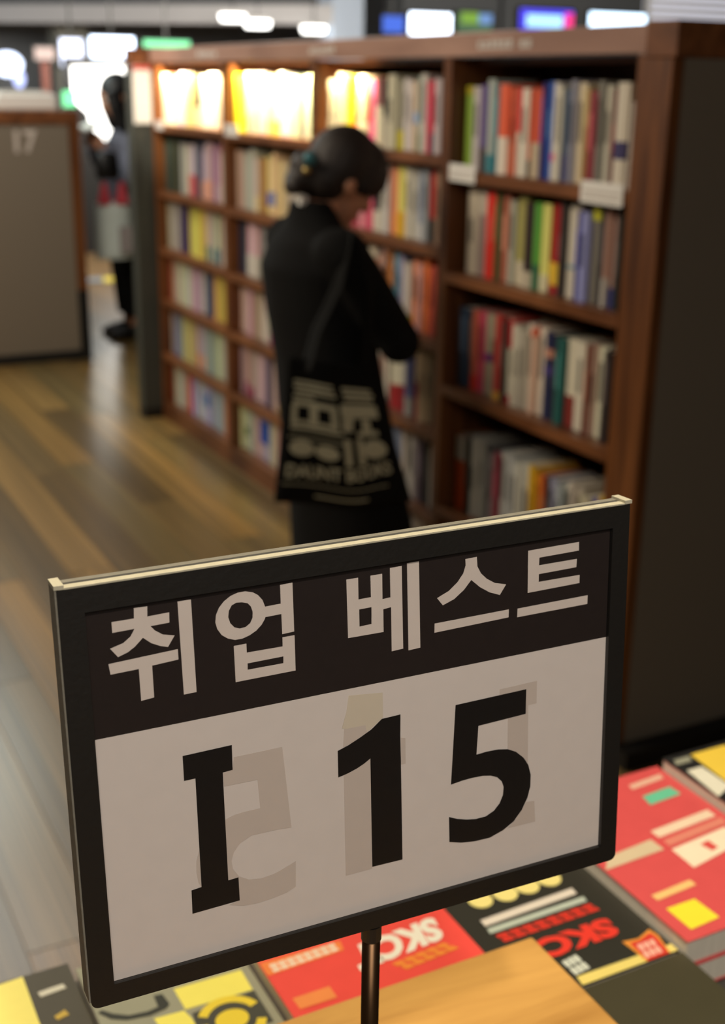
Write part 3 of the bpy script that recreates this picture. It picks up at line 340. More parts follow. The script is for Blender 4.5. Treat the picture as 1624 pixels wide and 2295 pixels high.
t = screen('wall_screen', 'violet and pale blue screen with a pink edge on the charcoal pillar', 'screen', 9.36, 10.16, 2.27, 2.50, 13.98, (70, 60, 220), 1.6, 'screens on the dark pillars',
           [('pale_block', .12, .8, .1, .72, (170, 225, 255), 1.6), ('pink_edge', .84, 1, 0, .85, (255, 60, 140), 1.3)])
t = screen('wall_screen', 'wide blue-white screen on the charcoal pillar, above the bookcase end', 'screen', 10.42, 11.31, 2.33, 2.49, 13.98, (205, 232, 255), 4, 'screens on the dark pillars')
t = screen('hanging_screen', 'small deep blue screen between the pale column and the dark pillar', 'screen', 7.40, 7.68, 2.17, 2.35, 13.9, (60, 110, 235), 1.0); hung(t, 0, 0, 2.35)
t = screen('hanging_screen', 'big glowing blue-white screen above the person in the grey coat', 'screen', 3.92, 4.39, 1.66, 2.03, 13.9, (215, 232, 255), 7); hung(t, 0, 0, 2.05)
t = screen('hanging_screen', 'mid-sized pale blue screen beside the big glowing one', 'screen', 3.60, 3.83, 1.73, 2.0, 13.9, (225, 232, 255), 3.5); hung(t, 0, 0, 2.02)
t = screen('hanging_sign', 'mint green lit sign over the far end of the bookcase', 'sign', 4.50, 5.02, 1.945, 2.01, 13.9, (130, 245, 170), 1.9); hung(t, 0, 0, 2.03)
t = screen('hanging_sign', 'pinkish white lit sign on a reddish post over the cabinet', 'sign', 3.33, 3.53, 1.79, 1.91, 13.9, (250, 215, 200), 1.0)
MB().box(-.04, .04, 0, .05, -1.79, 0).build('post', mat('red_post', (150, 90, 76), .6), t)
t = thing('display_lightbox', 'tall white glowing display box between the cabinet and the grey coat', 'lightbox', (3.64, 12.3, 0))
MB().box(-.40, .40, .02, .16, 0, 1.80).build('casing', M['black'], t)
MB().prism([(-.36, 1.42), (-.36, 1.72), (.36, 1.74), (.30, 1.40), (.16, 1.30), (.12, 1.05), (-.20, 1.06), (-.22, 1.30)], 0, .02, 'y').build('display', emit('lightbox_light', (255, 252, 244), 5), t)
MB().box(-.46, -.34, -.004, .01, 1.36, 1.50).build('green_panel', emit('green_panel_light', (110, 240, 160), 1.8), t)
t = thing('oval_sign', 'glowing oval blue-white sign on a stem above the cabinet', 'sign', (3.02, 13.9, 0))
MB().ell((.02, 0, 1.74), (.16, .05, .12)).build('lamp', emit('oval_light', (215, 228, 255), 4), t, smooth=True)
MB().ell((.13, 0, 1.60), (.06, .04, .09)).build('lower_lamp', emit('oval_low_light', (190, 200, 255), 2.2), t, smooth=True)
MB().tube([(.02, .05, 0), (.02, .05, 1.62)], .02, 8).build('stem', M['steel'], t)
lampm = emit('lamp_light', (255, 252, 246), 6)
for x, z, y in ((5.57, 2.285, 14.0), (5.74, 2.215, 13.7), (6.56, 2.19, 14.0)):
    t = thing('pendant_lamp', {5.57: 'flat white pendant lamp partly behind another one', 5.74: 'flat white pendant lamp in front of its twin, over the bookcase', 6.56: 'flat white pendant lamp beside the pale blue column'}[x], 'lamp', (x, y, z), 0, 'flat pendant lamps over the hall')
    MB().loft([(-.05, 0, 0, .13, .13), (.015, 0, 0, .15, .15), (.02, 0, 0, .15, .15)], 24).build('diffuser', lampm, t, smooth=False)
    MB().loft([(.021, 0, 0, .155, .155), (.05, 0, 0, .12, .12)], 24).build('housing', M['white'], t)
    MB().tube([(0, 0, .05), (0, 0, 3.3 - z)], .006, 6).build('cord', M['black'], t)
t = thing('slatted_screen', 'white slatted panel with added glow behind the near end of the bookcase', 'panel', (12.3, 14.0, 0))
MB().box(-.95, 1.6, .06, .10, 2.38, 3.2).build('backing', emit('slat_back_glow', (235, 235, 250), .9), t)  # emission added to the backing to brighten the slats
for i in range(9):
    MB().box(-.95, 1.6, 0, .05, 2.40 + .09 * i, 2.45 + .09 * i).build('slat', M['white'], t)
MB().box(-.95, -.89, .02, .1, 0, 3.3).build('post', M['white'], t); MB().box(1.54, 1.6, .02, .1, 0, 3.3).build('post', M['white'], t)
# yellow and blue sticker on the far floor
t = thing('floor_sticker', 'yellow and grey-blue sticker on the floor beyond the grey coat', 'sticker', (3.05, 10.55, .0005))
MB().prism([(-.1, -.12), (.16, -.20), (.24, .10), (-.02, .16)], 0, .002).build('yellow_half', mat('yellow_sticker', (196, 178, 60), .5), t)
MB().prism([(-.32, -.02), (-.11, -.12), (-.03, .16), (-.26, .14)], 0, .002).build('grey_half', mat('grey_sticker', (104, 114, 122), .5), t)

# ---------------------------------------------------------------- cabinet 17 across the aisle
t = thing('low_cabinet', 'low grey cabinet end numbered 17 with brown wooden edges', 'cabinet', (1.5, 7.49, 0))
MB().box(-.46, .455, 0, .05, .06, 1.365).build('end_panel', M['laminate'], t)
MB().box(-.52, .52, -.01, .06, 1.367, 1.44).build('top_rail', M['walnut_edge'], t, bevel=.004)
MB().box(.457, .52, -.005, .06, .42, 1.366).build('edge_strip', M['walnut_up'], t)
MB().box(.457, .52, -.005, .06, 0, .418).build('edge_strip_low', M['black'], t)  # lower end of the edge strip, in black
MB().box(-.52, -.462, -.005, .06, 0, 1.366).build('edge_strip', M['walnut_up'], t)
MB().box(-.462, .455, -.012, .05, 0, .059).build('plinth', M['black'], t)
MB().box(-.48, .48, .062, 2.2, 0, 1.43).build('carcass', M['walnut'], t)
for i in range(4):
    MB().box(.482, .50, .08 + .53 * i, .58 + .53 * i, .1, 1.40).build('shelf_front', M['pages'], t)
me = map_mesh(text_mesh('number', '17', .03), lambda u, v: Vector((.145 + u * .13, -.0015, 1.21 + v * .125)))
put('number', me, M['white_ink'], t)
b = thing('leaflet_box', 'white carton lying on top of the numbered cabinet', 'box', (1.42, 7.9, 1.441))
MB().box(-.42, .12, -.25, .25, 0, .13).build('carton', M['white'], b, bevel=.008)
MB().box(-.36, .06, -.2, .2, .131, .15).build('lid', M['paper'], b)
b = thing('leaflet_box', 'low white carton beside the taller one on the cabinet', 'box', (1.80, 7.85, 1.441))
MB().box(-.20, .14, -.2, .2, 0, .085).build('carton', M['white'], b, bevel=.008)
MB().box(-.17, .11, -.17, .17, .086, .10).build('lid', M['paper'], b)

# ---------------------------------------------------------------- bookcases
XF = 1.959; XB = 2.29
BAY = {'A': (2.415, 3.28, [1.38, 1.087, .744, .35, .085]), 'B': (3.28, 4.19, [1.416, 1.149, .864, .574, .30, .08]),
       'C': (4.19, 5.05, [1.42, 1.118, .85, .60, .334, .085]), 'D': (5.05, 5.965, [1.42, 1.118, .85, .60, .334, .085])}
BLAB = {'A': 'walnut bookcase bay with five shelves beside the big grey end panel',
        'B': 'walnut bookcase bay where the woman in black stands',
        'C': 'walnut bookcase bay under warm shelf light behind the woman',
        'D': 'warmly lit walnut bookcase bay at the far end of the row'}
ledm = emit('led_light', (255, 214, 150), 6)
for k, (y0, y1, zs) in BAY.items():
    t = thing('bookcase', BLAB[k], 'bookcase', (XF, (y0 + y1) / 2, 0), 0, 'bays of the bookcase row')
    h = (y1 - y0) / 2
    for s in (-1, 1):
        a, b = sorted((s * h * .9999, s * (h - .02)))
        MB().box(.001, XB - XF, a, b, 0, 1.688).build('upright', M['walnut_up'], t)
    MB().box(XB - XF + .001, XB - XF + .02, -h, h, 0, 1.688).build('back_panel', M['walnut'], t)
    for z in zs:
        if z < .1:
            MB().box(0, XB - XF, -h + .0205, h - .0205, .0, z).build('base', M['walnut'], t)
        else:
            s = MB().box(.006, XB - XF, -h + .0205, h - .0205, z - .028, z).build('shelf', M['walnut'], t)
            MB().box(0, .0058, -h + .0205, h - .0205, z - .03, z + .001).build('front_edge', M['walnut_edge'], s)
    MB().box(.06, XB - XF, -h + .0205, h - .0205, 1.672, 1.688).build('top_board', M['walnut'], t)
    if k in 'BCD':
        a, b = (-h + .06, h - .03) if k != 'B' else (.10, h - .06)
        MB().box(.024, .034, a, b, 1.704, 1.710).build('light_strip', ledm, t)
        pw = {'B': 4.0, 'C': 14, 'D': 15}[k]
        yc = (y0 + y1) / 2 + (a + b) / 2
        area('shelf_light', (XF + .026, yc, 1.700), (XF + .125, yc, 1.42), b - a, pw, (1, .80, .50), .008, 64)
# posts that close the row
tag(MB().box(XF - .004, XB + .02, 2.30, 2.4135, 0, 1.688).build('end_post', M['walnut_up']), 'reddish walnut post between the near bay and the grey end panel', 'post')
# header board
t = thing('header_board', 'long brown header board with white lettering over the bookcase row', 'board', (XF, 2.3, 1.69))
MB().box(-.004, .02, 0, 3.66, 0, .062).build('front_board', M['header'], t, bevel=.002)
MB().box(.0205, .68, 0, 3.66, .03, .062).build('top_board', M['walnut'], t)
lt = MB()
for ya, yb, n in ((3.12, 2.86, 9), (4.21, 4.01, 6), (5.33, 5.10, 5)):
    st_ = (ya - yb) / n
    for i in range(n):
        if n == 9 and i == 2: continue
        yy = yb + st_ * i - 2.3; hh = random.uniform(.018, .024)
        for q in range(3):
            lt.box(-.0055, -.0042, yy + st_ * (.1 + .28 * q), yy + st_ * (.25 + .28 * q), .018, .018 + hh)
        lt.box(-.0055, -.0042, yy + st_ * .1, yy + st_ * .85, .018 + hh * .45, .018 + hh * .6)
tag(lt.build('lettering', mat('header_lettering', (240, 236, 230), .6), t), kind='stuff')
# end panels
def end_panel(label, y0, y1, face_first):
    t = thing('divider_board', label, 'panel', (1.865, y0, 0), 0, 'grey end panels of the bookcase row')
    d = y1 - y0
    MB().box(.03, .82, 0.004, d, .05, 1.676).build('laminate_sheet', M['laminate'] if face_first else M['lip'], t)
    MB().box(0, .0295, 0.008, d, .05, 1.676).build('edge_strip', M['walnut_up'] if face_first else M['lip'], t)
    MB().box(0, .82, 0, d, 1.677, 1.752).build('top_rail', M['walnut_edge'], t, bevel=.003)
    MB().box(0, .82, -.045 if face_first else 0, d, 0, .0495).build('foot', M['black'], t)
    return t
end_panel('tall dark grey end panel close beside the display table', 2.195, 2.298, True)
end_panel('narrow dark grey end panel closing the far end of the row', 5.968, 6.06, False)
t = thing('placard', 'bright white placard with a red top edge at the far bookcase end', 'placard', (1.90, 5.955, 1.42))
MB().box(-.03, .055, 0, .006, 0, .255).build('card', M['white'], t)
MB().box(-.03, .055, -.001, .0, .238, .255).build('red_edge', mat('red_edge_ink', (214, 74, 62), .5), t)
# shelf cards
for y0, y1, z0, z1, lb in ((3.105, 3.245, 1.352, 1.40, 'small white shelf card beside the upright, top shelf of unlit bay'),
                           (2.447, 2.612, 1.345, 1.398, 'wider white shelf card with grey lines near the end post'),
                           (4.88, 5.02, 1.405, 1.45, 'white shelf card on the lit bay behind the woman'),
                           (5.80, 5.90, 1.40, 1.436, 'tiny white shelf card at the far bay')):
    t = thing('shelf_card', lb, 'card', (XF - .003, y0, z0), 0, 'white cards on the shelf edges')
    MB().box(-.002, 0, 0, y1 - y0, 0, z1 - z0).build('card', M['white'], t)
    ln = MB()
    for q in range(2): ln.box(-.0026, -.0021, .012, y1 - y0 - .012, .012 + .014 * q, .016 + .014 * q)
    ln.build('printed_lines', M['ghost'], t)

# ---------------------------------------------------------------- books on the shelves
D = json.loads(DATA)
def spine_cover():
    n = 6; out = [(0, 0)]
    prof = [(1, 0)] + [(.04 - .04 * math.sin(PI * i / n), i / n) for i in range(n + 1)] + [(1, 1)]
    inn = [(1, .94), (.07, .94), (.07, .06), (1, .06)]
    return MB().prism(prof + inn, 0, 1).mesh('book')
cov_me = spine_cover(); cov_me.materials.append(M['cover'])
pg_me = MB().box(.075, .985, .065, .935, .012, .985).mesh('page_block'); pg_me.materials.append(M['pages'])
bd_me = MB().prism([(.0, .5), (.012, .2), (.04, -.005), (.6, -.005), (.6, 1.005), (.04, 1.005), (.012, .8)], 0, 1).mesh('spine_band')
_b = bmesh.new(); _b.from_mesh(bd_me)
for v in _b.verts: v.co.x -= .008
_b.to_mesh(bd_me); _b.free(); bd_me.materials.append(M['print'])
tt_me = MB().box(-.006, .02, .36, .64, 0, 1).mesh('title_strip'); tt_me.materials.append(M['print'])
NAMES = [('white', (195, 188, 172)), ('cream', (200, 190, 150)), ('grey', (130, 128, 126)), ('pale grey', (165, 162, 158)), ('beige', (170, 148, 118)), ('black', (36, 34, 36)),
         ('charcoal', (64, 58, 54)), ('red', (185, 42, 34)), ('dark red', (135, 28, 32)), ('maroon', (112, 48, 48)), ('orange', (200, 98, 48)), ('salmon', (200, 118, 92)), ('pink', (195, 84, 110)),
         ('dusty pink', (160, 132, 130)), ('purple', (84, 54, 110)), ('navy', (48, 54, 100)), ('blue', (58, 92, 168)), ('lavender', (132, 132, 166)), ('slate blue', (74, 92, 112)), ('teal', (48, 112, 122)),
         ('dark green', (52, 82, 56)), ('green', (100, 150, 60)), ('lime', (198, 202, 112)), ('olive', (148, 138, 76)), ('yellow', (222, 184, 48)), ('brown', (118, 80, 58)), ('sage', (150, 160, 142))]
def cname(c):
    return min(NAMES, key=lambda n: sum((a - b) ** 2 for a, b in zip(n[1], c)))[0]
ORD = ['first', 'second', 'third', 'fourth', 'fifth', 'sixth', 'seventh', 'eighth', 'ninth', 'tenth', 'eleventh', 'twelfth', 'thirteenth', 'fourteenth', 'fifteenth', 'sixteenth', 'seventeenth', 'eighteenth', 'nineteenth', 'twentieth'] + ['twenty-' + q for q in ('first', 'second', 'third', 'fourth', 'fifth', 'sixth', 'seventh', 'eighth', 'ninth')] + ['thirtieth']
ROWN = ['top', 'second', 'third', 'fourth', 'fifth', 'bottom']
BAYN = {'A': 'unlit end bay', 'B': "woman's bay", 'C': 'lit third bay', 'D': 'lit far bay'}
cells = []
for key, items in D['rows'].items():
    bay, rw = key[0], int(key[1]); y0b, y1b, zs = BAY[bay]; lo, hi = y0b + .024, y1b - .024
    z = zs[rw - 1]; top = 1.66 if rw == 1 else zs[rw - 2] - .03
    row = []
    s0, s1 = min(i_[0] for i_ in items), max(i_[1] for i_ in items); d0, d1 = max(s0, lo), min(s1, hi)
    for a, b, col, bands in items:
        a, b = (d0 + (v_ - s0) * (d1 - d0) / (s1 - s0) for v_ in (a, b))
        a, b = max(a, lo), min(b, hi)
        if b - a < .008: continue
        per = .034 if bay in 'CD' else .05
        n = max(1, round((b - a) / per)) if b - a > (.05 if bay in 'CD' else .062) else 1
        for q in range(n):
            c = col if n == 1 else [max(10, min(235, v + random.uniform(-16, 16))) for v in col]
            row.append([a + (b - a) * q / n, a + (b - a) * (q + 1) / n, c, bands if (n == 1 or q % 2 == 0 or len(bands) and bands[0][2] - bands[0][1] > .3) else []])
    row.sort(key=lambda r: -r[0])              # from the far upright towards the end panel
    # keep neighbours from sharing the same place
    for p, q in zip(row, row[1:]):
        if q[1] > p[0]: q[1] = p[0]
    row = [r for r in row if r[1] - r[0] > .006]
    cells.append((bay, rw, z, top, row))
flat_books = [(bay, rw, z, top, i, row) for bay, rw, z, top, row in cells for i in range(len(row))]
def apparent(e):
    y = (e[5][e[4]][0] + e[5][e[4]][1]) / 2
    return -(e[5][e[4]][1] - e[5][e[4]][0]) / (y * y)
order = sorted(flat_books, key=apparent); single = set(id(e) for e in order[:292])
rest = []
seen = set()
for e in flat_books:
    bay, rw, z, top, i, row = e; a, b, col, bands = row[i]
    hgt = min(top - z - .018, random.uniform(.225, .25) if bay == 'A' else random.uniform(.205, .245))
    if bay in 'BCD' and rw == 1: hgt = random.uniform(.205, .228)
    dep = random.uniform(.135, .16); xs = XF + random.uniform(.036, .052)
    if id(e) not in single:
        rest.append((xs, dep, a, b, z, hgt, col)); continue
    o = bpy.data.objects.new('book', cov_me); COL.objects.link(o)
    o.location = (xs, a + .0006, z + .0012); o.scale = (dep, b - a - .0012, hgt); colored(o, col, 1.45)
    p = bpy.data.objects.new('page_block', pg_me); COL.objects.link(p); p.parent = o
    for c, l0, l1 in bands:
        q = bpy.data.objects.new('spine_band', bd_me); COL.objects.link(q); q.parent = o
        q.location = (0, 0, max(l0, .002)); q.scale = (1, 1, min(l1, .998) - max(l0, .002)); colored(q, c, 1.4)
    if not bands and bay in 'AB':
        q = bpy.data.objects.new('title_strip', tt_me); COL.objects.link(q); q.parent = o
        hh = random.uniform(.25, .5); q.location = (0, 0, random.uniform(.35, .45)); q.scale = (1, 1, hh)
        dk = sum(col) / 3; colored(q, [v * .62 for v in col] if dk > 110 else [min(255, v * 1.5 + 40) for v in col], 1)
    desc = cname(col) + (' book with ' + cname(bands[0][0]) + ' band' if bands and cname(bands[0][0]) != cname(col) else ' book')
    nb = [cname(row[j][2]) for j in (i - 1, i + 1) if 0 <= j < len(row)]
    lb = f"{desc} {ORD[min(i, 29)]} from the far upright, {ROWN[rw - 1]} shelf of {BAYN[bay]}"
    if len(nb) == 2 and len(desc.split()) < 4:
        lb = f"{desc} between {nb[0]} and {nb[1]}, {ROWN[rw - 1]} shelf of {BAYN[bay]}"
    if lb in seen or len(lb.split()) > 16:
        lb = f"{desc} {ORD[min(i, 29)]} from the far upright, {ROWN[rw - 1]} shelf of {BAYN[bay]}"
        if len(lb.split()) > 16: lb = f"{cname(col)} book {ORD[min(i, 29)]} from the far upright, {ROWN[rw - 1]} shelf of {BAYN[bay]}"
    seen.add(lb)
    tag(o, lb, 'book', f"books on the {ROWN[rw - 1]} shelf of the {BAYN[bay]}")
# what is left past the individual ones, joined
def joined_books(lst, name, label):
    vs, fs, cols = [], [], []
    for xs, dep, a, b, z, hgt, col in lst:
        m = MB().box(xs, xs + dep, a + .0006, b - .0006, z + .001, z + hgt); i = len(vs)
        vs += m.v; fs += [tuple(i + k for k in f) for f in m.f]; cols += [lin(col)] * 6
    me = bpy.data.meshes.new(name); me.from_pydata(vs, [], fs)
    at = me.color_attributes.new('cover', 'FLOAT_COLOR', 'CORNER'); q = 0
    for poly, c in zip(me.polygons, cols):
        for li in poly.loop_indices: at.data[li].color = (*[min(.85, v * 1.4) for v in c], 1)
    m, N, L, P = new_mat(name + '_covers'); an = N.new('ShaderNodeVertexColor'); an.layer_name = 'cover'
    L.new(an.outputs[0], P.inputs['Base Color']); P.inputs['Roughness'].default_value = .45
    return tag(put(name, me, m), label, 'books', kind='stuff')
# rows the woman hides, and rows behind the sign
for bay, (y0, y1, zs) in BAY.items():
    for rw in range(1, len(zs) + 1):
        z = zs[rw - 1]; used = [(r[0], r[1]) for cb, cr, cz, ct, rr in cells if cb == bay and cr == rw for r in rr]
        y = y0 + .026
        while y < y1 - .05:
            th = random.uniform(.02, .035)
            if all(y + th <= a - .001 or y >= b + .001 for a, b in used) and not (bay == 'C' and rw == 2 and y > 5.0):
                rest.append((XF + .045, .14, y, y + th, z, random.uniform(.2, .22), random.choice([(180, 172, 158), (160, 150, 140), (120, 90, 80), (90, 100, 120), (170, 150, 110), (150, 70, 60)])))
            y += th
for bay, (y0, y1, zs) in BAY.items():
    sub = [r for r in rest if y0 <= r[2] < y1]
    if sub: joined_books(sub, 'remaining_books', f"remaining books on the lower and hidden shelves of {BAYN[bay]}")

# ---------------------------------------------------------------- display table, riser and flat stacks of books
t = thing('display_table', 'dark display table carrying stacked workbooks under the sign', 'table', (.42, .6, 0))
MB().box(-.68, .72, -.42, .41, .77, .80).build('tabletop', M['tabletop'], t, bevel=.003)
for x in (-.64, .64):
    for y in (-.38, .36):
        MB().box(x - .03, x + .03, y - .03, y + .03, 0, .769).build('leg', M['black'], t)
MB().box(-.60, .60, -.36, .34, .2, .22).build('lower_shelf', M['tabletop'], t)
t = thing('display_riser', 'honey coloured wooden riser block holding the sign pole', 'riser', (.2, .5, .801))
MB().box(-.3, .335, -.2, .2125, 0, .149).build('block', M['riser'], t, bevel=.0025)
TB = {  # x0, x1, y0, y1, table z, thickness, copies, colour
 'redR': (.733, .918, .736, 1.003, .030, 2, (214, 84, 84), 'red workbook with green tab and yellow emblem on the table'),
 'blkTR': (.921, 1.10, .736, .999, .036, 2, (36, 36, 36), 'black workbook with yellow panel beside the end panel'),
 'skc': (.556, .7315, .744, 1.0, .0225, 2, (46, 45, 38), 'black workbook with red letters and gold ribbon band'),
 'redL': (.3605, .553, .735, 1.0, .030, 2, (236, 80, 70), 'bright red workbook with big white letters behind the pole'),
 'emb': (.214, .358, .735, .97, .0225, 2, (150, 150, 130), 'grey workbook with yellow squares and round emblem'),
 'b1': (.03, .2125, .735, .994, .0175, 2, (74, 70, 58), 'yellow and dark workbook at the table corner'),
 'olive': (.556, .733, .47, .7415, .0225, 2, (66, 62, 44), 'plain dark olive workbook beside the wooden riser')}
sk_me = text_mesh('title_lettering', 'SKCT', .055)
for key, (x0, x1, y0, y1, th, n, col, lb) in TB.items():
    for q in range(n):
        z0 = .801 + th * q - (.0 if q == 0 else .0004)
        hgt = th - .0008 if q < n - 1 else .80 + th * n - z0
        dj = (0, 0) if q == n - 1 else (random.uniform(-.0015, .0015), random.uniform(-.0015, .0015))
        cm = MB().box(0, x1 - x0, 0, y1 - y0, hgt - .0012, hgt).box(0, x1 - x0, 0, y1 - y0, 0, .0012).box(x1 - x0 - .0014, x1 - x0, 0, y1 - y0, .0012, hgt - .0012).mesh('workbook')
        o = put('workbook', cm, M['cover'], loc=(x0 + dj[0], y0 + dj[1], z0)); colored(o, col, 1)
        tag(o, lb if q == n - 1 else 'lower copy under the ' + lb.replace(' on the table', '').replace(' at the table corner', ''), 'book', 'workbooks laid flat on the display table')
        MB().box(.0012, x1 - x0 - .0015, .0015, y1 - y0 - .0015, .0014, hgt - .0014).build('page_block', M['pages'], o)
        if q < n - 1: continue
        k = 0
        for nm, c, quad in D['table'].get(key, []):
            # print stays on the cover
            k += 1; e = .00005 * k
            loc = [(min(max(p[0] - x0, .0008), x1 - x0 - .0008), min(max(p[1] - y0, .0008), y1 - y0 - .0008)) for p in quad]
            raw = [(p[0] - x0, p[1] - y0) for p in quad]
            if nm == 'SKCT':
                O_, X_, Y_ = Vector(raw[3]), Vector(raw[2]) - Vector(raw[3]), Vector(raw[0]) - Vector(raw[3])
                me = map_mesh(sk_me.copy(), lambda u, v: Vector((*(O_ + X_ * u + Y_ * v), hgt + .0004 + e))); s = put('title_lettering', me, M['print'], o)
            elif nm in ('yellow_dot', 'emblem_ring'):
                c0 = Vector(raw[0]); ra = (Vector(raw[1]) - c0).length
                ang = [2 * PI * i / 24 for i in range(24)]
                if nm == 'yellow_dot':
                    s = MB().prism([(c0.x + ra * math.cos(a), c0.y + ra * math.sin(a)) for a in ang], hgt + e, hgt + .0003 + e).build(nm, M['print'], o)
                else:
                    ra = .030
                    mb = MB()
                    for g0, g1 in ((.35, 2.6), (3.0, 5.9)):
                        ar = [g0 + (g1 - g0) * i / 14 for i in range(15)]
                        mb.prism([(c0.x + ra * math.cos(a), c0.y + ra * math.sin(a)) for a in ar] + [(c0.x + ra * .72 * math.cos(a), c0.y + ra * .72 * math.sin(a)) for a in reversed(ar)], hgt + e, hgt + .0003 + e)
                    mb.prism([(c0.x + ra * .5 * math.cos(a), c0.y + ra * .42 * math.sin(a)) for a in ang], hgt + e, hgt + .0003 + e)
                    s = mb.build(nm, M['print'], o)
            elif nm in ('text_bar', 'red_text', 'banner_text', 'ribbon_text', 'orange_emblem', 'text_block'):
                O_, X_, Y_ = Vector(loc[0]), Vector(loc[1]) - Vector(loc[0]), Vector(loc[3]) - Vector(loc[0])
                mb = MB(); nb = {'text_bar': 1, 'red_text': 8, 'banner_text': 8, 'ribbon_text': 3, 'orange_emblem': 5, 'text_block': 3}[nm]
                for i in range(nb):
                    a, b = i / nb, (i + (1 if nb == 1 else .84)) / nb
                    pl = [O_ + X_ * a, O_ + X_ * b, O_ + X_ * b + Y_, O_ + X_ * a + Y_]
                    if nb == 1: mb.prism([tuple(p) for p in pl], hgt + e, hgt + .0003 + e)
                    else:
                        for f0, f1 in ((0, .42), (.56, 1)):
                            mb.prism([tuple(O_ + X_ * a + Y_ * f0), tuple(O_ + X_ * b + Y_ * f0), tuple(O_ + X_ * b + Y_ * f1), tuple(O_ + X_ * a + Y_ * f1)], hgt + e, hgt + .0003 + e)
                        mb.prism([tuple(O_ + X_ * (a + .3 / nb)), tuple(O_ + X_ * (a + .55 / nb)), tuple(O_ + X_ * (a + .55 / nb) + Y_), tuple(O_ + X_ * (a + .3 / nb) + Y_)], hgt + e, hgt + .00031 + e)
                s = mb.build(nm, M['print'], o)
            else:
                s = MB().prism(loc, hgt + e, hgt + .0003 + e).build(nm, M['print'], o)
            colored(s, c, .92)

# ---------------------------------------------------------------- the sign on its pole
t = thing('table_sign', 'black framed table sign with white Korean lettering and I 15', 'sign')
U_ = Vector((.9993, -.0368, .0019)).normalized(); V_ = Vector((.0005, .0654, .9979)); V_ = (V_ - U_ * V_.dot(U_)).normalized(); N_ = U_.cross(V_)
t.matrix_world = Matrix(((U_.x, V_.x, N_.x, .1222), (U_.y, V_.y, N_.y, .5229), (U_.z, V_.z, N_.z, 1.1748), (0, 0, 0, 1)))
mm = .001
def rect_ring(ox0, ox1, oy0, oy1, ix0, ix1, iy0, iy1, z0, z1, corner=4):
    mb = MB(); cr = corner * mm
    # rounded lower corners on the outside
    def arc(cx, cy, a0): return [(cx + cr * math.cos(a0 + PI / 2 * i / 5), cy + cr * math.sin(a0 + PI / 2 * i / 5)) for i in range(6)]
    out = arc(ox0 + cr, oy0 + cr, PI) + arc(ox1 - cr, oy0 + cr, 1.5 * PI)
    # left, bottom, right, top bars as one outline each
    mb.prism([(ox0, oy0 + cr)] + out[1:5] + [(ox0 + cr, oy0), (ix0, oy0), (ix0, oy1), (ox0, oy1)], z0, z1)
    mb.prism([(ix0, oy0), (ix1, oy0), (ix1, iy0), (ix0, iy0)], z0, z1)
    mb.prism([(ix1, oy0)] + out[6:11] + [(ox1, oy0 + cr), (ox1, oy1), (ix1, oy1)], z0, z1)
    mb.prism([(ix0, iy1), (ix1, iy1), (ix1, oy1), (ix0, oy1)], z0, z1)
    return mb
ring = rect_ring(0, .320, 0, .2232, .0122, .3089, .0111, .2107, -.0055, 0)
ring.build('front_frame', M['frame'], t)
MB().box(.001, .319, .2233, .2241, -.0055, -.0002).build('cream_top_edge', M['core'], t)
MB().box(.002, .318, .0012, .2205, -.0072, -.0057).build('slot_shade_fill', M['black'], t)  # black filler standing in for the shade inside the open slot
MB().box(0, .320, .0015, .2232, -.0126, -.0078).build('back_frame', M['frame'], t)
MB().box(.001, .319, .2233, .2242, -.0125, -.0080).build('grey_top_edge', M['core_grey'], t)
for x in (-.0012, .3165):
    MB().box(x, x + .0047, .2236, .2256, -.0128, .0001).build('corner_clip', M['core'], t)
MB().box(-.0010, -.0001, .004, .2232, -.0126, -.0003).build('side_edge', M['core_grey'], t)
paper = MB().box(.0123, .3088, .0112, .1449, -.0045, -.0026).build('paper_insert', M['paper'], t)
MB().box(.0123, .3088, .1450, .2106, -.0045, -.0026).build('dark_band', M['band'], t)
P_ = lambda z: Matrix.Translation((0, 0, z))
def glyph(key, name, m, z, parent=t):
    return flat_curve(name, [[(x * mm, y * mm) for x, y in pl] for pl in D['glyphs'][key]], .00012, m, parent, P_(z))
for k in ('chwi', 'eop', 'be', 'seu', 'teu'): glyph(k, 'korean_letter', M['white_ink'], -.00250)
glyph('i', 'letter_i', M['ink'], -.00238); glyph('one', 'numeral_one', M['ink'], -.00238); glyph('five', 'numeral_five', M['ink'], -.00238)
for k in ('ghost_five', 'ghost_one', 'ghost_i'): glyph(k, 'show_through_numeral', M['ghost'], -.00250)
glyph('ghost_patch', 'yellowed_patch', M['stain'], -.00252)
# clear cover sheet over the print
gm, N, L, P = new_mat('clear_sheet'); N.remove(P)
tr = N.new('ShaderNodeBsdfTransparent'); gl = N.new('ShaderNodeBsdfGlossy'); gl.inputs['Roughness'].default_value = .06
lw = N.new('ShaderNodeLayerWeight'); lw.inputs['Blend'].default_value = .5
pw_ = N.new('ShaderNodeMath'); pw_.operation = 'POWER'; pw_.inputs[1].default_value = 4.5; L.new(lw.outputs['Facing'], pw_.inputs[0])
fr = N.new('ShaderNodeMapRange'); fr.inputs['To Min'].default_value = .02; fr.inputs['To Max'].default_value = .55; L.new(pw_.outputs[0], fr.inputs['Value'])
mx = N.new('ShaderNodeMixShader')
L.new(fr.outputs[0], mx.inputs[0]); L.new(tr.outputs[0], mx.inputs[1]); L.new(gl.outputs[0], mx.inputs[2]); L.new(mx.outputs[0], N['Material Output'].inputs[0])
MB().box(.0124, .3087, .0113, .2105, -.0016, -.0011).build('clear_sheet', gm, t)
px, py = .1222 + .1592 * U_.x, .5229 + .1592 * U_.y + .006
p = thing('sign_pole', 'slim bronze pole carrying the sign above the riser', 'pole', (px, py, .9505))
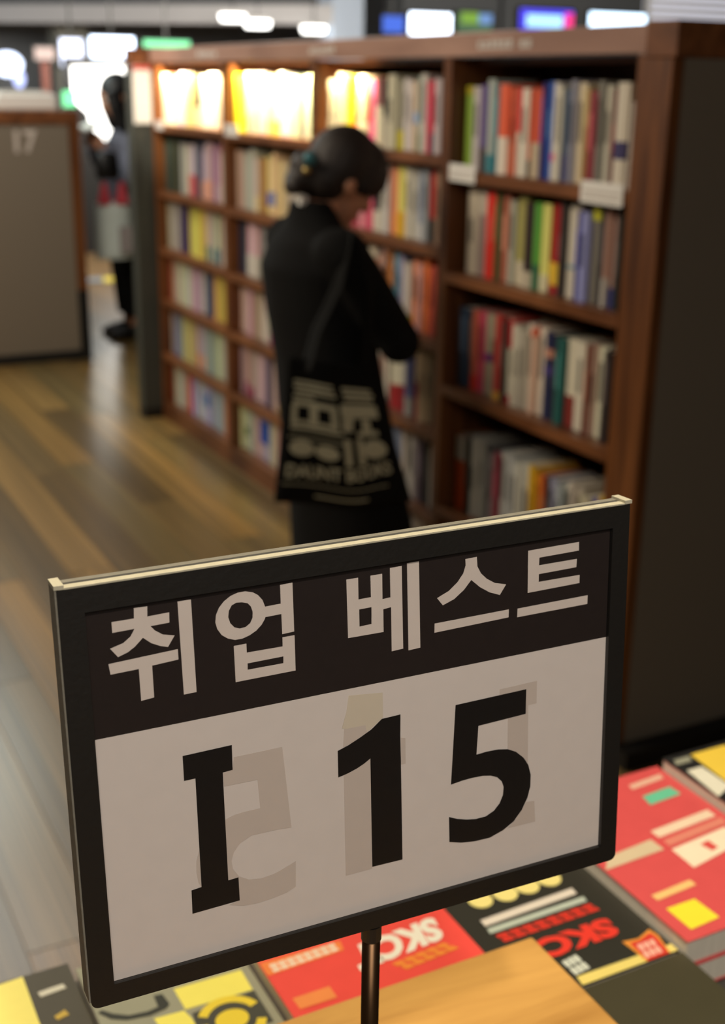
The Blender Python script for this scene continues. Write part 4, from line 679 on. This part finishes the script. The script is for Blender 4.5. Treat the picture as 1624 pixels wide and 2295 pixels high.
MB().tube([(0, 0, 0), (0, 0, .222)], .0052, 20).build('rod', M['pole'], p, smooth=True)
MB().tube([(0, 0, 0), (0, 0, .006)], .016, 24).build('foot_ring', M['pole'], p)
MB().tube([(0, 0, .214), (0, 0, .2235)], .0058, 20).build('collar', M['black'], p)

# ---------------------------------------------------------------- people
def rotM(ax, a): return Matrix.Rotation(a, 3, ax)
def hand(mb, wrist, d, curl_dir, side):
    """palm and five curled fingers; d = direction of the forearm"""
    wv = Vector(wrist); d = Vector(d).normalized(); cu = Vector(curl_dir).normalized(); lat = d.cross(cu).normalized()
    palm = wv + d * .055
    mb.tube([wv - d * .01, wv + d * .03, wv + d * .085], [(.022, .017), (.036, .017), (.038, .014)], 12)
    for i, ln in enumerate((.062, .074, .070, .054)):
        b0 = wv + d * .08 + lat * ((i - 1.5) * .019)
        k1 = b0 + d * ln * .42 + cu * .006; k2 = k1 + d * ln * .22 + cu * ln * .32; k3 = k2 - d * .004 + cu * ln * .28
        mb.tube([b0 - d * .02, b0, k1, k2, k3], [.0085, .0095, .009, .008, .0065], 8); mb.ell(tuple(k3), (.0065,) * 3, None, 8, 6)
    tb = wv + d * .03 - lat * side * .034
    mb.tube([wv + d * .015 - lat * side * .018, tb, tb + d * .028 - lat * side * .012 + cu * .01, tb + d * .05 + cu * .022], [.013, .0125, .010, .008], 8)
def head_parts(mb, c, pitch):
    Mh = rotM('Y', pitch)
    def at(x, y, z): return tuple(Vector(c) + Mh @ Vector((x, y, z)))
    mb.ell(at(0, 0, .018), (.094, .074, .098), Mh); mb.ell(at(.036, 0, -.045), (.055, .054, .068), Mh)
    mb.ell(at(.062, 0, -.098), (.024, .026, .018), Mh); mb.tube([at(.088, 0, .012), at(.101, 0, -.014), at(.108, 0, -.034)], [.009, .012, .013], 10)
    mb.ell(at(.104, 0, -.036), (.012, .016, .010), Mh)
    mb.ell(at(.086, 0, -.066), (.012, .021, .006), Mh); mb.ell(at(.084, 0, -.076), (.012, .018, .007), Mh)
    mb.ell(at(.082, 0, .022), (.016, .05, .010), Mh)
    for s in (-1, 1):
        mb.ell(at(-.006, s * .077, -.012), (.019, .009, .030), Mh @ rotM('Y', -.2)); mb.ell(at(.064, s * .036, -.034), (.024, .018, .022), Mh)
    return at, Mh
def person(name, label, group, loc, rz, J, coat_st, coat_m, hem, hair_fn, legs_m, sc=1.0):
    root = thing(name, label, 'person', loc, rz, group); root.scale = (sc, sc, sc)
    mb = MB()
    mb.loft([(.76, 0, 0, .10, .145), (.86, 0, 0, .105, .155), (1.0, -.02, 0, .085, .125), (1.12, -.04, 0, .10, .15), (1.2, -.05, 0, .08, .15), (1.24, -.052, 0, .055, .08)], 24)
    mb.tube([(-.055, 0, 1.2), (-.05, 0, 1.27), J['neck']], [.062, .050, .048], 16)
    at, Mh = head_parts(mb, J['head'], J['pitch'])
    for s in (-1, 1):
        sh, el, wr, cd = J['arm'][s]
        mb.tube([sh, Vector(sh).lerp(Vector(el), .5), el, Vector(el).lerp(Vector(wr), .4), wr], [.046, .040, .034, .033, .023], 14)
        mb.ell(sh, (.052, .05, .05))
        hand(mb, wr, Vector(wr) - Vector(el), cd, s)
        hp, kn, an = J['leg'][s]
        mb.tube([hp, Vector(hp).lerp(Vector(kn), .5), kn, Vector(kn).lerp(Vector(an), .35), an], [.082, .070, .052, .050, .034], 16)
        mb.tube([Vector(an) + Vector((-.02, 0, -.02)), Vector(an) + Vector((.06, 0, -.045)), Vector(an) + Vector((.13, 0, -.055))], [(.03, .032), (.03, .038), (.018, .034)], 12)
    fused(mb, 'body', .006, M['skin'], root, 3)
    for s in (-1, 1):                                                    # eyes
        e = MB().ell(at(.080, s * .034, .002), (.0125,) * 3, None, 14, 10).build('eye', M['white'], root, smooth=True)
        MB().ell(at(.0885, s * .034, -.001), (.006,) * 3, None, 10, 8).build('iris', M['leather'], e, smooth=True)
    cb = MB().loft(coat_st)
    for s in (-1, 1):
        sh, el, wr, cd = J['arm'][s]
        sh = Vector(sh); el = Vector(el); wr = Vector(wr)
        cb.ell(tuple(sh), (.078, .07, .068)); cb.tube([sh, sh.lerp(el, .5), el, el.lerp(wr, .45), wr - (wr - el) * .04], [.076, .070, .062, .055, .046], 16)
        cb.ell(tuple(el), (.062, .062, .062))
    fused(cb, 'coat', .009, coat_m, root, 5)
    tb = MB()
    tb.loft([(.70, .0, 0, .13, .165), (.82, 0, 0, .118, .165), (.9, 0, 0, .11, .15)])
    for s in (-1, 1):
        hp, kn, an = J['leg'][s]
        tb.tube([Vector(hp) + Vector((0, 0, .03)), Vector(hp).lerp(Vector(kn), .5), kn, Vector(an) + Vector((-.005, 0, .05))], [.104, .092, .080, .074], 18)
    fused(tb, 'trousers', .010, legs_m, root, 4)
    for s in (-1, 1):
        an = Vector(J['leg'][s][2]); sb = MB()
        sb.tube([an + Vector((-.03, 0, .055)), an + Vector((-.028, 0, -.01)), an + Vector((-.028, 0, -.045))], [(.046, .046), (.047, .046), (.044, .046)], 16)
        sb.tube([an + Vector((-.06, 0, -.045)), an + Vector((.0, 0, -.04)), an + Vector((.09, 0, -.048)), an + Vector((.165, 0, -.058))], [(.034, .042), (.042, .046), (.034, .048), (.018, .036)], 16)
        sb.box(an.x - .085, an.x + .165, an.y - .04, an.y + .04, 0.001, .022)
        fused(sb, 'shoe', .006, M['leather'], root, 3)
    hair_fn(root, at, Mh)
    return root, at
def hair_bun(root, at, Mh):
    hb = MB()
    hb.ell(at(-.020, 0, .044), (.106, .092, .108), Mh); hb.ell(at(-.050, 0, -.01), (.074, .080, .086), Mh)
    hb.ell(at(.045, 0, .092), (.068, .074, .046), Mh @ rotM('Y', .5)); hb.ell(at(.082, 0, .070), (.034, .064, .036), Mh)
    for s in (-1, 1): hb.ell(at(.040, s * .068, .034), (.050, .020, .052), Mh); hb.ell(at(.078, s * .058, .040), (.026, .020, .046), Mh)
    hb.ell(at(-.112, 0, -.022), (.052, .056, .046), Mh); hb.ell(at(-.122, .0, -.066), (.036, .044, .040), Mh); hb.ell(at(-.132, -.012, -.085), (.026, .034, .028), Mh); hb.ell(at(-.095, 0, -.045), (.045, .05, .05), Mh)
    h = fused(hb, 'hair', .006, M['hair'], root, 3)
    # loose wisps give the outline some life
    wb = MB()
    for q in range(26):
        a = random.uniform(-.5, 2.4); r0 = .100
        p0 = (-.016 + r0 * math.cos(a), random.uniform(-.07, .07), .034 + r0 * math.sin(a))
        p1 = (p0[0] - .03 * math.sin(a) + .004, p0[1] * 1.08, p0[2] + .028 * math.cos(a)); p2 = (p1[0] - .03, p1[1], p1[2] - .01)
        wb.tube([at(*p0), at(*p1), at(*p2)], [.0016, .0012, .0006], 5)
    tag(wb.build('loose_strands', M['hair'], h), kind='stuff')
    c = MB().ell(at(-.142, -.058, -.006), (.020, .014, .018), Mh).build('hair_clip', M['teal'], root, smooth=True)
    MB().ell(at(-.140, -.066, -.040), (.011, .009, .011), Mh).build('bead', M['gold'], c, smooth=True)
def hair_long(root, at, Mh):
    hb = MB()
    hb.ell(at(-.014, 0, .028), (.104, .088, .10), Mh)
    for s in (-1, 1):
        hb.tube([at(.03, s * .074, .04), at(.05, s * .082, -.05), at(.055, s * .08, -.15), at(.03, s * .07, -.24)], [(.05, .02), (.05, .022), (.05, .024), (.03, .016)], 12)
    hb.tube([at(-.08, 0, 0), at(-.085, 0, -.10), at(-.06, 0, -.18)], [(.06, .08), (.05, .08), (.03, .06)], 14)
    fused(hb, 'hair', .007, M['hair2'], root, 3)
WJ = dict(neck=(-.008, 0, 1.30), head=(.032, 0, 1.352), pitch=.52,
          arm={-1: ((-.055, -.165, 1.175), (.100, -.235, .925), (.135, -.015, 1.04), (-.2, .4, .5)), 1: ((-.055, .165, 1.175), (.085, .235, .925), (.15, .11, 1.03), (-.2, -.4, .5))},
          leg={-1: ((0, -.085, .80), (.015, -.085, .45), (-.02, -.085, .085)), 1: ((0, .085, .80), (.035, .085, .45), (.02, .085, .085))})
coat_w = [(.19, .085, 0, .19, .225), (.3, .076, 0, .185, .225), (.5, .045, 0, .165, .215), (.7, .008, 0, .158, .205), (.85, -.014, 0, .148, .192), (1.0, -.040, 0, .150, .19), (1.12, -.058, 0, .145, .19), (1.19, -.062, 0, .112, .16), (1.235, -.06, 0, .082, .10), (1.275, -.062, 0, .064, .072), (1.30, -.068, 0, .058, .064)]
woman, wat = person('person', 'person in a long black coat with pinned-up dark hair reading the shelves', None, (1.613, 3.321, 0), 0, WJ, coat_w, M['coat'], .27, hair_bun, M['trousers'])
MB().prism([(-.118, 1.292), (-.098, 1.286), (-.094, 1.316), (-.116, 1.322)], -.045, -.02, 'y').build('collar_tag', M['white'], woman)
# tote on her arm
bag = thing('tote_bag', "black canvas tote with cream printed picture hanging at the woman's side", 'bag', (1.613, 3.321, 0))
def bag_pt(u, v, side):
    """u across, v up: a soft sack hanging beside the coat"""
    x = (-.300 + .045 * v) * (1 - u) + (.140 - .135 * v) * u
    z = .512 - .062 * u + .41 * v - .010 * math.sin(PI * u) * (1 - v) + .006 * math.sin(9 * u) * (1 - v)
    bulge = .030 * math.sin(PI * min(max(u, 0), 1)) ** .6 * math.sin(PI * min(.04 + v * .93, 1)) ** .5
    fold = .006 * math.sin(13 * u + 3 * v) * (1 - .5 * v)
    return Vector((x, -.262 - (bulge + fold if side < 0 else -bulge * .1), z))
nu, nv = 24, 20; mb = MB()
for side in (-1, 1):
    for j in range(nv + 1):
        for i in range(nu + 1): mb.v.append(tuple(bag_pt(i / nu, j / nv, side)))
n1 = (nu + 1) * (nv + 1)
for side, off in ((0, 0), (1, n1)):
    for j in range(nv):
        for i in range(nu):
            a = off + j * (nu + 1) + i; mb.f.append((a, a + 1, a + nu + 2, a + nu + 1))
edge = [i for i in range(nu + 1)] + [(j + 1) * (nu + 1) - 1 for j in range(1, nv + 1)] + [nv * (nu + 1) + i for i in reversed(range(nu))] + [j * (nu + 1) for j in reversed(range(1, nv))]
for a, b in zip(edge, edge[1:] + edge[:1]): mb.f.append((a, b, b + n1, a + n1))
mb.build('sack', M['canvas'], bag, smooth=True)
def on_bag(pl, e=.0015):
    return [tuple(bag_pt(u, v * .92 if v > .3 else v, -1) - Vector((0, e, 0))) for u, v in pl]
def bag_print(name, quads, m=M['cream_ink']):
    for u0, u1, v0, v1 in quads:
        mb = MB(); k = max(1, int((u1 - u0) / .045)); h = max(1, int((v1 - v0) / .06))
        for i in range(k):
            for j in range(h):
                a0, a1 = u0 + (u1 - u0) * i / k, u0 + (u1 - u0) * (i + 1) / k; b0, b1 = v0 + (v1 - v0) * j / h, v0 + (v1 - v0) * (j + 1) / h
                q = len(mb.v); mb.v += on_bag([(a0, b0), (a1, b0), (a1, b1), (a0, b1)]); mb.f.append((q, q + 1, q + 2, q + 3))
        mb.build(name, m, bag)
# a plain reading-hall picture: beams, shelves, arches, round tables
bag_print('printed_beam', [(.07, .44, .905, .925), (.07, .45, .868, .89), (.09, .47, .836, .856), (.07, .26, .80, .822), (.54, .86, .90, .922), (.55, .88, .862, .886), (.56, .86, .826, .85)])
bag_print('printed_shelf', [(.07, .46, .74, .782), (.50, .88, .70, .80), (.06, .11, .60, .74), (.22, .29, .60, .74), (.40, .46, .60, .74), (.11, .22, .605, .635), (.29, .40, .605, .635), (.06, .50, .565, .59), (.50, .60, .60, .69), (.70, .78, .60, .69), (.64, .84, .56, .60)])
bag_print('printed_floor', [(.05, .50, .50, .512), (.50, .56, .34, .545), (.62, .68, .34, .545)])
for cu, cv, ru, rv in ((.16, .43, .10, .062), (.36, .42, .095, .055), (.78, .455, .11, .075), (.58, .68, .04, .05)):
    mb = MB(); mb.v += on_bag([(cu, cv)] + [(cu + ru * math.cos(2 * PI * k / 18), cv + rv * math.sin(2 * PI * k / 18)) for k in range(18)])
    mb.f += [(0, 1 + k, 1 + (k + 1) % 18) for k in range(18)]
    mb.build('printed_table', M['cream_ink'], bag)
me = map_mesh(text_mesh('shop_lettering', 'DAUNT BOOKS', .03), lambda u, v: bag_pt(.05 + u * .84, .185 + v * .095 + .045 * u * u, -1) - Vector((0, .0018, 0)))
put('shop_lettering', me, M['cream_ink'], bag)
bag_print('printed_line', [(.27, .66, .055, .068), (.03, .84, .135, .142)])
for y in (-.262, -.295):
    MB().tube([(-.21, y, .88), (-.17, y + .02, .98), (-.10, y + .03, 1.10), (-.045, -.215, 1.235), (-.01, y + .03, 1.10), (-.02, y + .01, .98), (-.03, y, .86)], [(.004, .014)] * 7, 8).build('strap', M['canvas'], bag)

# far browser
FJ = dict(neck=(-.01, 0, 1.345), head=(.03, 0, 1.42), pitch=.40,
          arm={-1: ((-.05, -.165, 1.19), (.05, -.225, .97), (.155, -.10, 1.13), (-.2, .4, .5)), 1: ((-.05, .165, 1.19), (.045, .225, .96), (.14, .08, 1.12), (-.2, -.4, .5))},
          leg={-1: ((0, -.085, .80), (.01, -.085, .45), (-.01, -.085, .085)), 1: ((0, .085, .80), (.015, .085, .45), (.0, .085, .085))})
coat_f = [(.72, .005, 0, .15, .21), (.85, -.002, 0, .138, .195), (1.0, -.02, 0, .124, .185), (1.12, -.045, 0, .118, .185), (1.19, -.05, 0, .10, .155), (1.24, -.05, 0, .08, .10), (1.285, -.05, 0, .062, .07)]
far, fat = person('person', 'person in a grey coat with long black hair browsing past the cabinet', None, (2.47, 8.12, 0), PI, FJ, coat_f, M['grey_wool'], .72, hair_long, M['trousers'], 1.07)
b = thing('open_book', 'pale open book held by the person in the grey coat', 'book', (2.20, 8.12, 1.315))
MB().prism([(-.10, .03), (0, -.01), (.10, .03), (.10, .045), (0, .008), (-.10, .045)], -.12, .12, 'y').build('pages', M['white'], b)
MB().prism([(-.105, .026), (0, -.015), (.105, .026), (.105, .0295), (0, -.0105), (-.105, .0295)], -.125, .125, 'y').build('cover', M['leather'], b)
b = thing('shopping_bag', 'white paper shopping bag with red handles below the grey coat', 'bag', (2.275, 7.76, .56))
MB().loft([(0, 0, 0, .12, .07), (.03, 0, 0, .122, .075), (.30, 0, 0, .110, .05), (.335, 0, 0, .108, .04)], 16).build('paper_sack', mat('white_paper_bag', (196, 206, 200), .7, .05, 20), b)
MB().box(.01, .10, -.083, -.079, .04, .20).build('grey_panel', mat('bag_grey_print', (150, 142, 140), .7), b)
for x in (-.06, .05):
    MB().prism([(x - .045, .33), (x + .035, .33), (x + .012, .46), (x - .012, .46)], -.05, -.035, 'y').build('red_handle', mat('red_handle_cloth', (190, 62, 74), .7), b)
b = thing('shoulder_bag', 'small black bag hanging under the grey sleeve above the white bag', 'bag', (2.26, 7.78, 1.035))
MB().loft([(0, 0, 0, .06, .03), (.02, 0, 0, .075, .04), (.14, 0, 0, .07, .035), (.16, 0, 0, .05, .02)], 16).build('pouch', M['leather'], b, smooth=True)
MB().tube([(-.05, 0, .14), (0, .03, .27), (.04, 0, .14)], .007, 8).build('strap', M['leather'], b)
